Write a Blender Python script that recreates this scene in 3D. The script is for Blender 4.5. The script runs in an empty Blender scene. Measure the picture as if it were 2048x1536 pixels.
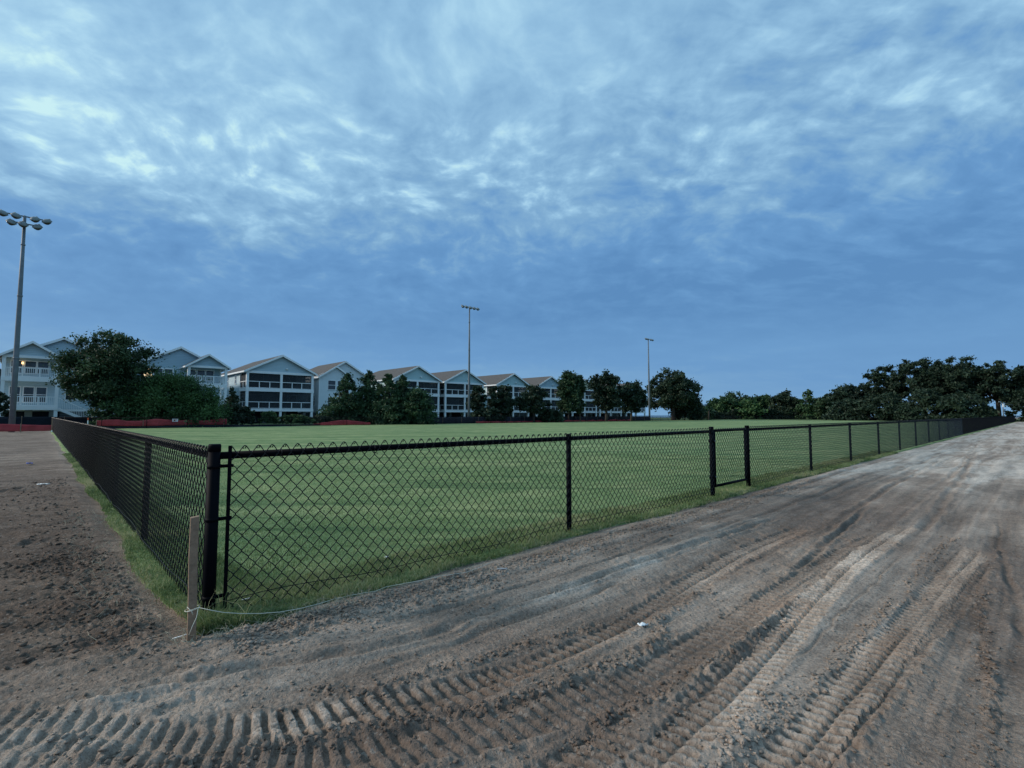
import bpy, math, random
import numpy as np
from mathutils import Vector, Matrix

random.seed(7)
RNG = np.random.default_rng(7)
SC = bpy.context.scene
COL = SC.collection

# ------------------------------------------------------------------ camera
CAMH = 1.12
PITCH = math.radians(3.55)
FPX = 1000.0
cam_d = bpy.data.cameras.new("camera")
cam = bpy.data.objects.new("camera", cam_d)
COL.objects.link(cam)
cam.location = (0, 0, CAMH)
cam.rotation_euler = (math.radians(90) + PITCH, 0, 0)
cam_d.sensor_width = 36.0
cam_d.lens = FPX / 2048 * 36.0
cam_d.clip_start = 0.05
cam_d.clip_end = 9000
SC.camera = cam

# ------------------------------------------------------------------ exposure
SC.view_settings.view_transform = 'Standard'
SC.view_settings.look = 'None'
SC.view_settings.gamma = 1
SC.view_settings.exposure = 0.85
SKYK = 2 ** -0.70
SC.view_settings.use_curve_mapping = False
SC.cycles.max_bounces = 6
SC.cycles.transparent_max_bounces = 12

# ------------------------------------------------------------------ sun
SUN_EL = math.radians(27)
SUN_AZ = math.radians(266)      # compass bearing the light comes from, clockwise from +Y
sd = bpy.data.lights.new("sun", 'SUN')
sd.energy = 1.5
sd.angle = math.radians(11)
sd.color = (1.0, 0.89, 0.78)
sun = bpy.data.objects.new("sun", sd)
COL.objects.link(sun)
sv = Vector((math.sin(SUN_AZ) * math.cos(SUN_EL), math.cos(SUN_AZ) * math.cos(SUN_EL), math.sin(SUN_EL)))
sun.rotation_euler = sv.to_track_quat('Z', 'Y').to_euler()

# ------------------------------------------------------------------ node helpers
def N(nt, t, x=0, y=0, **kw):
    n = nt.nodes.new(t)
    for k, v in kw.items():
        setattr(n, k, v)
    return n

class NG:
    """tiny node-graph writer"""
    def __init__(s, nt): s.nt = nt
    def _in(s, sock, v):
        if v is None: return
        if isinstance(v, bpy.types.NodeSocket): s.nt.links.new(v, sock)
        else:
            try: sock.default_value = v
            except Exception:
                sock.default_value = (v, v, v)
    def math(s, op, a, b=None, c=None, clamp=False):
        n = N(s.nt, 'ShaderNodeMath', operation=op); n.use_clamp = clamp
        s._in(n.inputs[0], a); s._in(n.inputs[1], b); s._in(n.inputs[2], c)
        return n.outputs[0]
    def vmath(s, op, a, b=None, scale=None):
        n = N(s.nt, 'ShaderNodeVectorMath', operation=op)
        s._in(n.inputs[0], a); s._in(n.inputs[1], b)
        if scale is not None: s._in(n.inputs['Scale'], scale)
        return n.outputs['Value'] if op in ('LENGTH', 'DOT_PRODUCT', 'DISTANCE') else n.outputs[0]
    def noise(s, vec, scale, detail=4, rough=0.5, dist=0.0, col=False):
        n = N(s.nt, 'ShaderNodeTexNoise'); s._in(n.inputs['Vector'], vec)
        s._in(n.inputs['Scale'], scale); n.inputs['Detail'].default_value = detail
        n.inputs['Roughness'].default_value = rough; n.inputs['Distortion'].default_value = dist
        return n.outputs['Color'] if col else n.outputs['Fac']
    def voro(s, vec, scale, feature='F1', out='Distance'):
        n = N(s.nt, 'ShaderNodeTexVoronoi', feature=feature); s._in(n.inputs['Vector'], vec)
        s._in(n.inputs['Scale'], scale); return n.outputs[out]
    def ramp(s, fac, stops, interp='LINEAR'):
        n = N(s.nt, 'ShaderNodeValToRGB'); s._in(n.inputs[0], fac)
        cr = n.color_ramp; cr.interpolation = interp
        while len(cr.elements) < len(stops): cr.elements.new(0.5)
        for e, (p, c) in zip(cr.elements, stops):
            e.position = p; e.color = (c[0], c[1], c[2], 1) if not isinstance(c, (int, float)) else (c, c, c, 1)
        return n.outputs[0]
    def mix(s, fac, a, b, mode='MIX'):
        n = N(s.nt, 'ShaderNodeMix', data_type='RGBA', blend_type=mode)
        s._in(n.inputs[0], fac); 
        for i, v in ((6, a), (7, b)):
            if isinstance(v, bpy.types.NodeSocket): s.nt.links.new(v, n.inputs[i])
            else: n.inputs[i].default_value = (v[0], v[1], v[2], 1)
        return n.outputs[2]
    def mapr(s, v, a, b, c=0.0, d=1.0, smooth=False):
        n = N(s.nt, 'ShaderNodeMapRange'); s._in(n.inputs[0], v)
        n.interpolation_type = 'SMOOTHSTEP' if smooth else 'LINEAR'
        for i, x in zip((1, 2, 3, 4), (a, b, c, d)): n.inputs[i].default_value = x
        return n.outputs[0]
    def comb(s, x, y, z):
        n = N(s.nt, 'ShaderNodeCombineXYZ'); s._in(n.inputs[0], x); s._in(n.inputs[1], y); s._in(n.inputs[2], z)
        return n.outputs[0]
    def sep(s, v):
        n = N(s.nt, 'ShaderNodeSeparateXYZ'); s._in(n.inputs[0], v); return n.outputs
    def mapping(s, v, rot=(0, 0, 0), scale=(1, 1, 1), loc=(0, 0, 0)):
        n = N(s.nt, 'ShaderNodeMapping'); s._in(n.inputs[0], v)
        n.inputs['Rotation'].default_value = rot; n.inputs['Scale'].default_value = scale; n.inputs['Location'].default_value = loc
        return n.outputs[0]

# ------------------------------------------------------------------ world: dusk sky with broken altocumulus
world = bpy.data.worlds.new("World")
SC.world = world
world.use_nodes = True
wt = world.node_tree
wt.nodes.clear()
g = NG(wt)
out = N(wt, 'ShaderNodeOutputWorld')
bg = N(wt, 'ShaderNodeBackground')
sky = N(wt, 'ShaderNodeTexSky', sky_type='NISHITA')
sky.sun_disc = False
sky.sun_elevation = SUN_EL
sky.sun_rotation = SUN_AZ
sky.air_density = 1.5; sky.dust_density = 2.0; sky.ozone_density = 3.0
d = N(wt, 'ShaderNodeTexCoord').outputs['Generated']
dx, dy, dz = g.sep(d)
zz = g.math('ADD', g.math('MAXIMUM', dz, 0.0), 0.30)
p = g.comb(g.math('DIVIDE', dx, zz), g.math('DIVIDE', dy, zz), 0.0)    # curved cloud layer
wv = g.vmath('SUBTRACT', g.noise(p, 2.2, 3, 0.5, col=True), (0.5, 0.5, 0.5))
p2 = g.vmath('ADD', p, g.vmath('SCALE', wv, scale=0.22))
right = g.mapr(dx, -0.10, 0.50, 0, 1, True)
big = g.noise(p2, 2.1, 3, 0.5)
mid = g.noise(p2, 6.0, 4, 0.55)
lump = g.noise(p2, 15.0, 5, 0.56)
# rows of ripples on the right-hand side
ps = g.mapping(p2, rot=(0, 0, math.radians(52)), scale=(0.6, 1.9, 1))
rip = g.noise(ps, 7.5, 4, 0.55)
def c0(v_, k): return g.math('MULTIPLY', g.math('SUBTRACT', v_, 0.5), k)
tex = g.math('ADD', c0(big, 0.46), c0(mid, 0.54))
tex = g.math('ADD', tex, g.math('MULTIPLY', c0(rip, 0.70), right))
band = g.math('SUBTRACT', dz, g.math('MULTIPLY_ADD', dx, 0.05, 0.43))
band = g.math('POWER', 2.718, g.math('MULTIPLY', g.math('MULTIPLY', band, band), -95.0))
# crisp small lumps live in the arc, the rest is soft
tex = g.math('ADD', tex, g.math('MULTIPLY', c0(lump, 0.74), g.math('MULTIPLY_ADD', band, 0.40, 0.58)))
el = g.mapr(dz, 0.11, 0.29, 0.10, 1.0, True)
tex = g.math('MULTIPLY', tex, el)
hl = g.mapr(g.math('ADD', g.math('MULTIPLY', lump, 0.6), g.math('MULTIPLY', mid, 0.4)), 0.50, 0.68, 0.0, 1.0, True)
hl = g.math('MULTIPLY', hl, g.math('MULTIPLY_ADD', band, 0.8, 0.10))
hl = g.math('MULTIPLY', hl, g.math('MULTIPLY_ADD', right, -0.55, 1.0))
# thin bright gap upper left, stretched down to the right
bd = g.mapping(g.vmath('ADD', d, g.vmath('SCALE', wv, scale=0.10)), loc=(0.655, -0.63, -0.425))
bx_, by_, bz_ = g.sep(bd)
ba = g.math('MULTIPLY_ADD', bz_, 1.0, g.math('MULTIPLY', bx_, 0.42))      # across the streak
bb = g.math('MULTIPLY_ADD', bx_, 0.9, g.math('MULTIPLY', bz_, -0.42))     # along it
gap = g.math('ADD', g.math('MULTIPLY', g.math('MULTIPLY', ba, ba), 190.0), g.math('MULTIPLY', g.math('MULTIPLY', bb, bb), 22.0))
gap = g.math('POWER', 2.718, g.math('MULTIPLY', gap, -1.0))
gap2 = g.math('POWER', 2.718, g.math('MULTIPLY', g.math('ADD', g.math('MULTIPLY', g.math('MULTIPLY', bx_, bx_), 5.0), g.math('MULTIPLY', g.math('MULTIPLY', bz_, bz_), 16.0)), -1.0))
base = g.ramp(dz, [(0.0, 0.43), (0.06, 0.35), (0.13, 0.22), (0.20, 0.10), (0.27, 0.13), (0.36, 0.34), (0.45, 0.49), (0.58, 0.62), (1.0, 0.64)])
v = g.math('ADD', base, tex)
v = g.math('ADD', v, g.math('MULTIPLY', band, 0.05))
v = g.math('ADD', v, g.math('MULTIPLY', hl, 0.22))
v = g.math('ADD', v, g.math('MULTIPLY', gap, g.math('MULTIPLY_ADD', mid, 0.25, 0.05)))
v = g.math('ADD', v, g.math('MULTIPLY', gap2, 0.14))
v = g.math('SUBTRACT', v, g.math('MULTIPLY', right, 0.05))
pb = g.comb(g.math('MULTIPLY', dx, 1.5), g.math('MULTIPLY', dy, 1.5), g.math('MULTIPLY', dz, 14.0))
low = g.mapr(dz, 0.15, 0.40, 1.0, 0.0, True)
v = g.math('ADD', v, g.math('MULTIPLY', c0(g.noise(pb, 1.6, 3, 0.5), 0.30), low))
cl = g.ramp(v, [(0.0, (0.088, 0.225, 0.455)), (0.25, (0.122, 0.285, 0.535)), (0.45, (0.195, 0.375, 0.580)),
                (0.62, (0.270, 0.480, 0.680)), (0.80, (0.375, 0.610, 0.775)), (1.0, (0.53, 0.78, 0.82))])
cl10 = g.vmath('SCALE', cl, scale=10.0 * SKYK)
skyc = g.mix(0.96, sky.outputs[0], cl10)
# below the horizon: dull ground reflection
skyc = g.mix(g.mapr(dz, -0.03, 0.0, 1, 0), skyc, (1.0, 1.2, 1.3))
wt.links.new(skyc, bg.inputs['Color'])
bg.inputs['Strength'].default_value = 0.10
wt.links.new(bg.outputs[0], out.inputs[0])
world.cycles.sampling_method = 'MANUAL'
world.cycles.sample_map_resolution = 512

# ------------------------------------------------------------------ geometry of the view (used only to read distances off the site)
SP, CP = math.sin(PITCH), math.cos(PITCH)
def G(u, v, z=0.0):
    a = 768 - v
    dyy = FPX * CP - a * SP; dzz = FPX * SP + a * CP
    t = (z - CAMH) / dzz
    return np.array([(u - 1024) * t, dyy * t])
def at(u, Y): return (u - 1024) / FPX * Y
def zat(v, Y):
    a = 768 - v
    return CAMH + Y * (FPX * SP + a * CP) / (FPX * CP - a * SP)

VR = 2084; VL = 86
R = np.array([VR - 1024, FPX]); R = R / np.linalg.norm(R)
L = np.array([-R[1], R[0]])
CORNER = np.array([-1.655, 2.80])
ANG = math.atan2(R[1], R[0])
def W(r, l): return CORNER + r * R + l * L
def RL(x, y):
    ddx = x - CORNER[0]; ddy = y - CORNER[1]
    return ddx * R[0] + ddy * R[1], ddx * L[0] + ddy * L[1]

# ------------------------------------------------------------------ object helpers
def tag(o, label=None, cat=None, group=None, kind=None):
    if label: o["label"] = label
    if cat: o["category"] = cat
    if group: o["group"] = group
    if kind: o["kind"] = kind
    return o
def empty(name, loc=(0, 0, 0), rz=0.0):
    o = bpy.data.objects.new(name, None); COL.objects.link(o)
    o.location = loc; o.rotation_euler = (0, 0, rz); o.empty_display_size = 0.2
    return o

class MB:
    def __init__(s): s.v = []; s.f = []; s.n = 0; s.c = []
    def add(s, verts, faces):
        s.v.extend([tuple(map(float, q)) for q in verts])
        s.f.extend([tuple(int(i) + s.n for i in f) for f in faces]); s.n += len(verts)
    def box(s, x0, x1, y0, y1, z0, z1):
        s.add([(x0, y0, z0), (x1, y0, z0), (x1, y1, z0), (x0, y1, z0), (x0, y0, z1), (x1, y0, z1), (x1, y1, z1), (x0, y1, z1)],
              [(0, 3, 2, 1), (4, 5, 6, 7), (0, 1, 5, 4), (1, 2, 6, 5), (2, 3, 7, 6), (3, 0, 4, 7)])
    def tube(s, pts, rad, n=8, cap=True):
        pts = [Vector(q) for q in pts]
        rr = rad if hasattr(rad, '__len__') else [rad] * len(pts)
        rings = []
        up = None
        for i, q in enumerate(pts):
            t = (pts[min(i + 1, len(pts) - 1)] - pts[max(i - 1, 0)])
            t = t.normalized() if t.length > 1e-9 else Vector((0, 0, 1))
            if up is None:
                up = Vector((0, 0, 1)) if abs(t.z) < 0.9 else Vector((1, 0, 0))
            a = up - t * up.dot(t)
            if a.length < 1e-5: a = Vector((1, 0, 0)) - t * t.x
            a.normalize(); b = t.cross(a); up = a
            rings.append([q + (a * math.cos(2 * math.pi * k / n) + b * math.sin(2 * math.pi * k / n)) * rr[i] for k in range(n)])
        vs = [w for r_ in rings for w in r_]
        fs = []
        for i in range(len(pts) - 1):
            for k in range(n):
                k2 = (k + 1) % n
                fs.append((i * n + k, i * n + k2, (i + 1) * n + k2, (i + 1) * n + k))
        if cap:
            fs.append(tuple(range(n))[::-1]); fs.append(tuple((len(pts) - 1) * n + k for k in range(n)))
        s.add(vs, fs)
    def bar(s, a, b, w, h):
        """square bar from a to b, w sideways, h upwards"""
        a = Vector(a); b = Vector(b); t = (b - a).normalized()
        u = Vector((0, 0, 1)) if abs(t.z) < 0.95 else Vector((0, 1, 0))
        sd_ = t.cross(u).normalized(); u = sd_.cross(t).normalized()
        vs = []
        for q in (a, b):
            for i, j in ((-1, -1), (1, -1), (1, 1), (-1, 1)):
                vs.append(q + sd_ * (i * w / 2) + u * (j * h / 2))
        s.add(vs, [(0, 1, 2, 3), (7, 6, 5, 4), (0, 4, 5, 1), (1, 5, 6, 2), (2, 6, 7, 3), (3, 7, 4, 0)])
    def build(s, name, mat, parent=None, smooth=False, bevel=0):
        me = bpy.data.meshes.new(name); me.from_pydata(s.v, [], s.f); me.update()
        if smooth: me.shade_smooth()
        me.materials.append(mat)
        o = bpy.data.objects.new(name, me); COL.objects.link(o)
        if parent is not None: o.parent = parent
        if bevel:
            m = o.modifiers.new('b', 'BEVEL'); m.width = bevel; m.segments = 1; m.limit_method = 'ANGLE'
        return o

def npmesh(name, verts, quads, mat, parent=None, smooth=False, color=None, cname='col'):
    """fast mesh: verts (n,3), quads (m,4) or (m,3)"""
    me = bpy.data.meshes.new(name)
    verts = np.ascontiguousarray(verts, dtype=np.float32); quads = np.ascontiguousarray(quads, dtype=np.int32)
    k = quads.shape[1]
    me.vertices.add(len(verts)); me.vertices.foreach_set('co', verts.ravel())
    me.loops.add(quads.size); me.loops.foreach_set('vertex_index', quads.ravel())
    me.polygons.add(len(quads)); me.polygons.foreach_set('loop_start', np.arange(0, quads.size, k, dtype=np.int32))
    try: me.polygons.foreach_set('loop_total', np.full(len(quads), k, dtype=np.int32))
    except Exception: pass
    if smooth: me.polygons.foreach_set('use_smooth', np.ones(len(quads), dtype=bool))
    me.update(calc_edges=True); me.validate()
    if color is not None:
        a = me.color_attributes.new(cname, 'FLOAT_COLOR', 'POINT')
        c = np.ones((len(verts), 4), dtype=np.float32); c[:, :color.shape[1]] = color
        a.data.foreach_set('color', c.ravel())
    me.materials.append(mat)
    o = bpy.data.objects.new(name, me); COL.objects.link(o)
    if parent is not None: o.parent = parent
    return o

def copy_tree(o, parent=None):
    c = o.copy(); COL.objects.link(c); c.parent = parent
    for ch in list(o.children): copy_tree(ch, c)
    return c

# ------------------------------------------------------------------ numpy noise
def _hash(ix, iy, seed):
    h = (ix.astype(np.int64) * 374761393 + iy.astype(np.int64) * 668265263 + seed * 1274126177) & 0xffffffff
    h = ((h ^ (h >> 13)) * 1274126177) & 0xffffffff
    h = (h ^ (h >> 16)) & 0xffffffff
    return h.astype(np.float64) / 4294967295.0
def vn(x, y, seed=0):
    ix = np.floor(x); iy = np.floor(y); fx = x - ix; fy = y - iy
    fx = fx * fx * (3 - 2 * fx); fy = fy * fy * (3 - 2 * fy)
    a = _hash(ix, iy, seed); b = _hash(ix + 1, iy, seed); c = _hash(ix, iy + 1, seed); d_ = _hash(ix + 1, iy + 1, seed)
    return (a * (1 - fx) + b * fx) * (1 - fy) + (c * (1 - fx) + d_ * fx) * fy - 0.5
def fbm(x, y, oct=4, seed=0, gain=0.5):
    s = 0; a = 1.0
    for i in range(oct):
        s = s + a * vn(x * 2 ** i + 17.3 * i, y * 2 ** i - 9.1 * i, seed + i); a *= gain
    return s
def sstep(e0, e1, x):
    t = np.clip((x - e0) / (e1 - e0), 0, 1); return t * t * (3 - 2 * t)

# ------------------------------------------------------------------ materials
def pmat(name, color, rough=0.7, metal=0.0, spec=0.3, noise=None, bump=None):
    m = bpy.data.materials.new(name); m.use_nodes = True
    nt = m.node_tree; b = nt.nodes['Principled BSDF']; gg = NG(nt)
    b.inputs['Roughness'].default_value = rough; b.inputs['Metallic'].default_value = metal
    b.inputs['Specular IOR Level'].default_value = spec
    co = N(nt, 'ShaderNodeTexCoord').outputs['Object']
    if noise:
        sc, amt = noise
        f = gg.noise(co, sc, 5, 0.6)
        c2 = tuple(max(0, c * (1 - amt)) for c in color); c3 = tuple(min(1, c * (1 + amt)) for c in color)
        nt.links.new(gg.ramp(f, [(0.25, c2), (0.75, c3)]), b.inputs['Base Color'])
    else: b.inputs['Base Color'].default_value = (*color, 1)
    if bump:
        sc, st, ds = bump
        bn = N(nt, 'ShaderNodeBump'); bn.inputs['Strength'].default_value = st; bn.inputs['Distance'].default_value = ds
        nt.links.new(gg.noise(co, sc, 4, 0.6), bn.inputs['Height']); nt.links.new(bn.outputs[0], b.inputs['Normal'])
    return m

def siding(name, color):
    m = pmat(name, color, 0.75, noise=(0.6, 0.05)); nt = m.node_tree; gg = NG(nt); b = nt.nodes['Principled BSDF']
    co = N(nt, 'ShaderNodeTexCoord').outputs['Object']
    z = gg.sep(co)[2]
    saw = gg.math('FRACT', gg.math('MULTIPLY', z, 5.5))
    bn = N(nt, 'ShaderNodeBump'); bn.inputs['Strength'].default_value = 0.9; bn.inputs['Distance'].default_value = 0.03
    nt.links.new(gg.math('SUBTRACT', 1.0, saw), bn.inputs['Height']); nt.links.new(bn.outputs[0], b.inputs['Normal'])
    # the thin gap under each lap board
    old = b.inputs['Base Color'].links[0].from_socket
    gap = gg.math('LESS_THAN', saw, 0.10)
    nt.links.new(gg.mix(gg.math('MULTIPLY', gap, 0.35), old, tuple(c * 0.35 for c in color)), b.inputs['Base Color'])
    return m

M_BLACK = pmat('black_vinyl', (0.0014, 0.0022, 0.0045), 0.60, spec=0.06, noise=(9, 0.3))
M_WIRE = pmat('black_wire', (0.0035, 0.0055, 0.0085), 0.42, spec=0.22)
M_GALV = pmat('galvanised', (0.15, 0.18, 0.20), 0.6, 0.2, noise=(3, 0.18))
M_LAMP = pmat('lamp_housing', (0.17, 0.21, 0.22), 0.6, 0.1, noise=(4, 0.15))
M_LAMPIN = pmat('lamp_glass', (0.03, 0.035, 0.04), 0.15, 0.0, 0.6)
M_WHITE = pmat('white_trim', (0.86, 0.89, 0.89), 0.55, noise=(1.5, 0.05))
M_SIDE = {
    'blue': siding('pale_blue_siding', (0.48, 0.61, 0.66)),
    'grey': siding('grey_blue_siding', (0.40, 0.54, 0.61)),
    'white': siding('off_white_siding', (0.70, 0.78, 0.80)),
    'teal': siding('teal_siding', (0.46, 0.64, 0.66)),
    'cream': siding('cream_siding', (0.62, 0.62, 0.46)),
}
M_ROOF = pmat('shingle_roof', (0.105, 0.096, 0.088), 0.9, noise=(5, 0.30), bump=(14, 0.5, 0.05))
M_GLASS = pmat('window_glass', (0.02, 0.03, 0.04), 0.08, spec=0.7)
M_CONC = pmat('concrete_pier', (0.36, 0.36, 0.36), 0.85, noise=(3, 0.2), bump=(10, 0.4, 0.02))
M_BLOCK = pmat('grey_block', (0.20, 0.22, 0.23), 0.9, noise=(2, 0.25))
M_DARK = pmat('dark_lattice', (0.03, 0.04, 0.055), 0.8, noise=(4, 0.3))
M_WOOD = pmat('weathered_pine', (0.27, 0.185, 0.125), 0.85, noise=(35, 0.35), bump=(60, 0.5, 0.004))
M_STRING = pmat('twine', (0.62, 0.62, 0.52), 0.8)
M_BLUEBIT = pmat('blue_plastic', (0.05, 0.11, 0.42), 0.5)
M_PAPER = pmat('white_litter', (0.85, 0.87, 0.86), 0.7, noise=(30, 0.1))
M_ORANGE = pmat('orange_tape', (0.62, 0.10, 0.03), 0.6)
M_SIGNRED = pmat('sign_red', (0.5, 0.03, 0.03), 0.6)
M_BARK = pmat('bark', (0.09, 0.075, 0.062), 0.95, noise=(8, 0.35), bump=(12, 0.8, 0.05))

def screen_mat():
    m = bpy.data.materials.new('insect_screen'); m.use_nodes = True; nt = m.node_tree
    b = nt.nodes['Principled BSDF']; b.inputs['Base Color'].default_value = (0.018, 0.026, 0.032, 1); b.inputs['Roughness'].default_value = 0.6
    b.inputs['Alpha'].default_value = 0.66
    return m
M_SCREEN = screen_mat()

def emit_mat(name, col, s):
    m = bpy.data.materials.new(name); m.use_nodes = True; nt = m.node_tree
    b = nt.nodes['Principled BSDF']; b.inputs['Base Color'].default_value = (0.8, 0.7, 0.5, 1)
    b.inputs['Emission Color'].default_value = (*col, 1); b.inputs['Emission Strength'].default_value = s
    return m
M_LIT = emit_mat('warm_bulb', (1.0, 0.62, 0.25), 1.6)
M_LITWIN = emit_mat('lit_window', (1.0, 0.72, 0.40), 0.8)

def redfence_mat():
    m = pmat('red_plastic_mesh', (0.47, 0.065, 0.070), 0.6, noise=(1.2, 0.35)); nt = m.node_tree; b = nt.nodes['Principled BSDF']; gg = NG(nt)
    co = N(nt, 'ShaderNodeTexCoord').outputs['UV']
    b.inputs['Alpha'].default_value = 0.85
    return m
M_RED = redfence_mat()
M_SILT = pmat('black_silt_fabric', (0.012, 0.016, 0.026), 0.8, noise=(0.8, 0.4), bump=(3, 0.6, 0.1))

def leaf_mat(name, c1, c2, c3, trans=0.25):
    m = bpy.data.materials.new(name); m.use_nodes = True; nt = m.node_tree; gg = NG(nt)
    b = nt.nodes['Principled BSDF']; b.inputs['Roughness'].default_value = 0.6; b.inputs['Specular IOR Level'].default_value = 0.25
    at_ = N(nt, 'ShaderNodeAttribute', attribute_name='col')
    cr = gg.ramp(at_.outputs['Fac'], [(0.0, c1), (0.55, c2), (1.0, c3)])
    nt.links.new(cr, b.inputs['Base Color'])
    tr = N(nt, 'ShaderNodeBsdfTranslucent'); nt.links.new(cr, tr.inputs['Color'])
    mx = N(nt, 'ShaderNodeMixShader'); mx.inputs[0].default_value = trans
    nt.links.new(b.outputs[0], mx.inputs[1]); nt.links.new(tr.outputs[0], mx.inputs[2])
    nt.links.new(mx.outputs[0], nt.nodes['Material Output'].inputs['Surface'])
    return m
M_LEAF = {
    'dark': leaf_mat('dark_leaf', (0.020, 0.040, 0.020), (0.040, 0.078, 0.036), (0.070, 0.120, 0.055)),
    'oak': leaf_mat('oak_leaf', (0.020, 0.036, 0.020), (0.036, 0.062, 0.034), (0.065, 0.10, 0.060)),
    'bright': leaf_mat('bright_leaf', (0.028, 0.064, 0.024), (0.060, 0.128, 0.042), (0.105, 0.195, 0.065)),
    'mid': leaf_mat('mid_leaf', (0.026, 0.056, 0.025), (0.050, 0.106, 0.042), (0.088, 0.165, 0.065)),
    'deep': leaf_mat('deep_leaf', (0.012, 0.026, 0.016), (0.026, 0.050, 0.030), (0.052, 0.086, 0.050)),
    'juniper': leaf_mat('juniper_leaf', (0.024, 0.052, 0.026), (0.044, 0.092, 0.042), (0.076, 0.140, 0.064)),
}

# dirt ------------------------------------------------------------------
def dirt_mat():
    m = bpy.data.materials.new('churned_dirt'); m.use_nodes = True; nt = m.node_tree; gg = NG(nt)
    b = nt.nodes['Principled BSDF']; b.inputs['Specular IOR Level'].default_value = 0.15
    co = N(nt, 'ShaderNodeTexCoord').outputs['Object']
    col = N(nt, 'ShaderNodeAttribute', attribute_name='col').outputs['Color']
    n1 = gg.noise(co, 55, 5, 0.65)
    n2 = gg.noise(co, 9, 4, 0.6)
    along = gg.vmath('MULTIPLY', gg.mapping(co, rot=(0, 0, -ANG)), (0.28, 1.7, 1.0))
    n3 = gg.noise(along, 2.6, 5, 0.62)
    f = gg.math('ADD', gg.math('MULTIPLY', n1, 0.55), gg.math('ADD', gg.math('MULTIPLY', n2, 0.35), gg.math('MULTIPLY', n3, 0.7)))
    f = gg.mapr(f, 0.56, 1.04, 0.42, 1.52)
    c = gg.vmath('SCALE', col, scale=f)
    # scattered pale grit and dark crumbs
    vd = gg.voro(co, 95, out='Color')
    vx = gg.sep(vd)[0]
    pale = gg.math('MULTIPLY', gg.math('GREATER_THAN', vx, 0.955), 0.35)
    dark = gg.math('MULTIPLY', gg.math('LESS_THAN', vx, 0.12), 0.35)
    c = gg.mix(pale, c, (0.42, 0.37, 0.32)); c = gg.mix(dark, c, (0.10, 0.075, 0.06))
    nt.links.new(c, b.inputs['Base Color'])
    b.inputs['Roughness'].default_value = 0.92
    bn = N(nt, 'ShaderNodeBump'); bn.inputs['Strength'].default_value = 1.0; bn.inputs['Distance'].default_value = 0.016
    hgt = gg.math('ADD', gg.math('MULTIPLY', gg.noise(co, 38, 5, 0.68), 1.0), gg.math('MULTIPLY', gg.voro(co, 60), 0.18))
    hgt = gg.math('ADD', hgt, gg.math('ADD', gg.math('MULTIPLY', gg.noise(along, 5, 5, 0.62), 0.9), gg.math('MULTIPLY', gg.noise(co, 110, 3, 0.7), 0.5)))
    nt.links.new(hgt, bn.inputs['Height']); nt.links.new(bn.outputs[0], b.inputs['Normal'])
    return m
M_DIRT = dirt_mat()

def turf_mat(name, mul=1.0):
    m = bpy.data.materials.new(name); m.use_nodes = True; nt = m.node_tree; gg = NG(nt)
    b = nt.nodes['Principled BSDF']; b.inputs['Specular IOR Level'].default_value = 0.1; b.inputs['Roughness'].default_value = 0.9
    co = N(nt, 'ShaderNodeTexCoord').outputs['Object']
    loc = gg.mapping(co, rot=(0, 0, -ANG), scale=(1, 1, 1))
    # mower passes roughly across the view, uneven
    st = gg.mapping(co, rot=(0, 0, math.radians(-14)), scale=(0.05, 0.75, 1))
    stripes = gg.noise(st, 1.0, 4, 0.6, 0.2)
    st2 = gg.mapping(co, rot=(0, 0, math.radians(-9)), scale=(0.14, 2.2, 1))
    s2 = gg.noise(st2, 1.0, 4, 0.6)
    n1 = gg.noise(co, 42, 5, 0.7)
    n2 = gg.noise(co, 1.1, 4, 0.55)
    n4 = gg.noise(co, 7, 5, 0.65)
    f = gg.math('ADD', gg.math('MULTIPLY', n1, 0.55), gg.math('MULTIPLY', n4, 0.45))
    c = gg.ramp(f, [(0.30, (0.080 * mul, 0.125 * mul, 0.050 * mul)), (0.5, (0.195 * mul, 0.270 * mul, 0.112 * mul)), (0.72, (0.26 * mul, 0.35 * mul, 0.17 * mul))])
    yel = gg.math('MULTIPLY', gg.mapr(gg.math('ADD', gg.math('MULTIPLY', n2, 0.5), gg.math('MULTIPLY', stripes, 0.5)), 0.44, 0.60, 0, 1, True), 0.55)
    c = gg.mix(yel, c, (0.39 * mul, 0.42 * mul, 0.20 * mul))
    dk = gg.math('MULTIPLY', gg.mapr(s2, 0.38, 0.53, 1, 0, True), 0.75)
    c = gg.mix(dk, c, (0.070 * mul, 0.135 * mul, 0.055 * mul))
    nt.links.new(c, b.inputs['Base Color'])
    bn = N(nt, 'ShaderNodeBump'); bn.inputs['Strength'].default_value = 0.9; bn.inputs['Distance'].default_value = 0.03
    nt.links.new(gg.math('ADD', f, gg.math('MULTIPLY', s2, 0.6)), bn.inputs['Height']); nt.links.new(bn.outputs[0], b.inputs['Normal'])
    return m
M_TURF = turf_mat('mown_turf', 1.0)
M_LAWN = turf_mat('rough_lawn', 0.45)

def water_mat():
    m = pmat('river_water', (0.10, 0.16, 0.2), 0.25, spec=0.5, bump=(2, 0.3, 0.1)); return m
M_WATER = water_mat()

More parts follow.
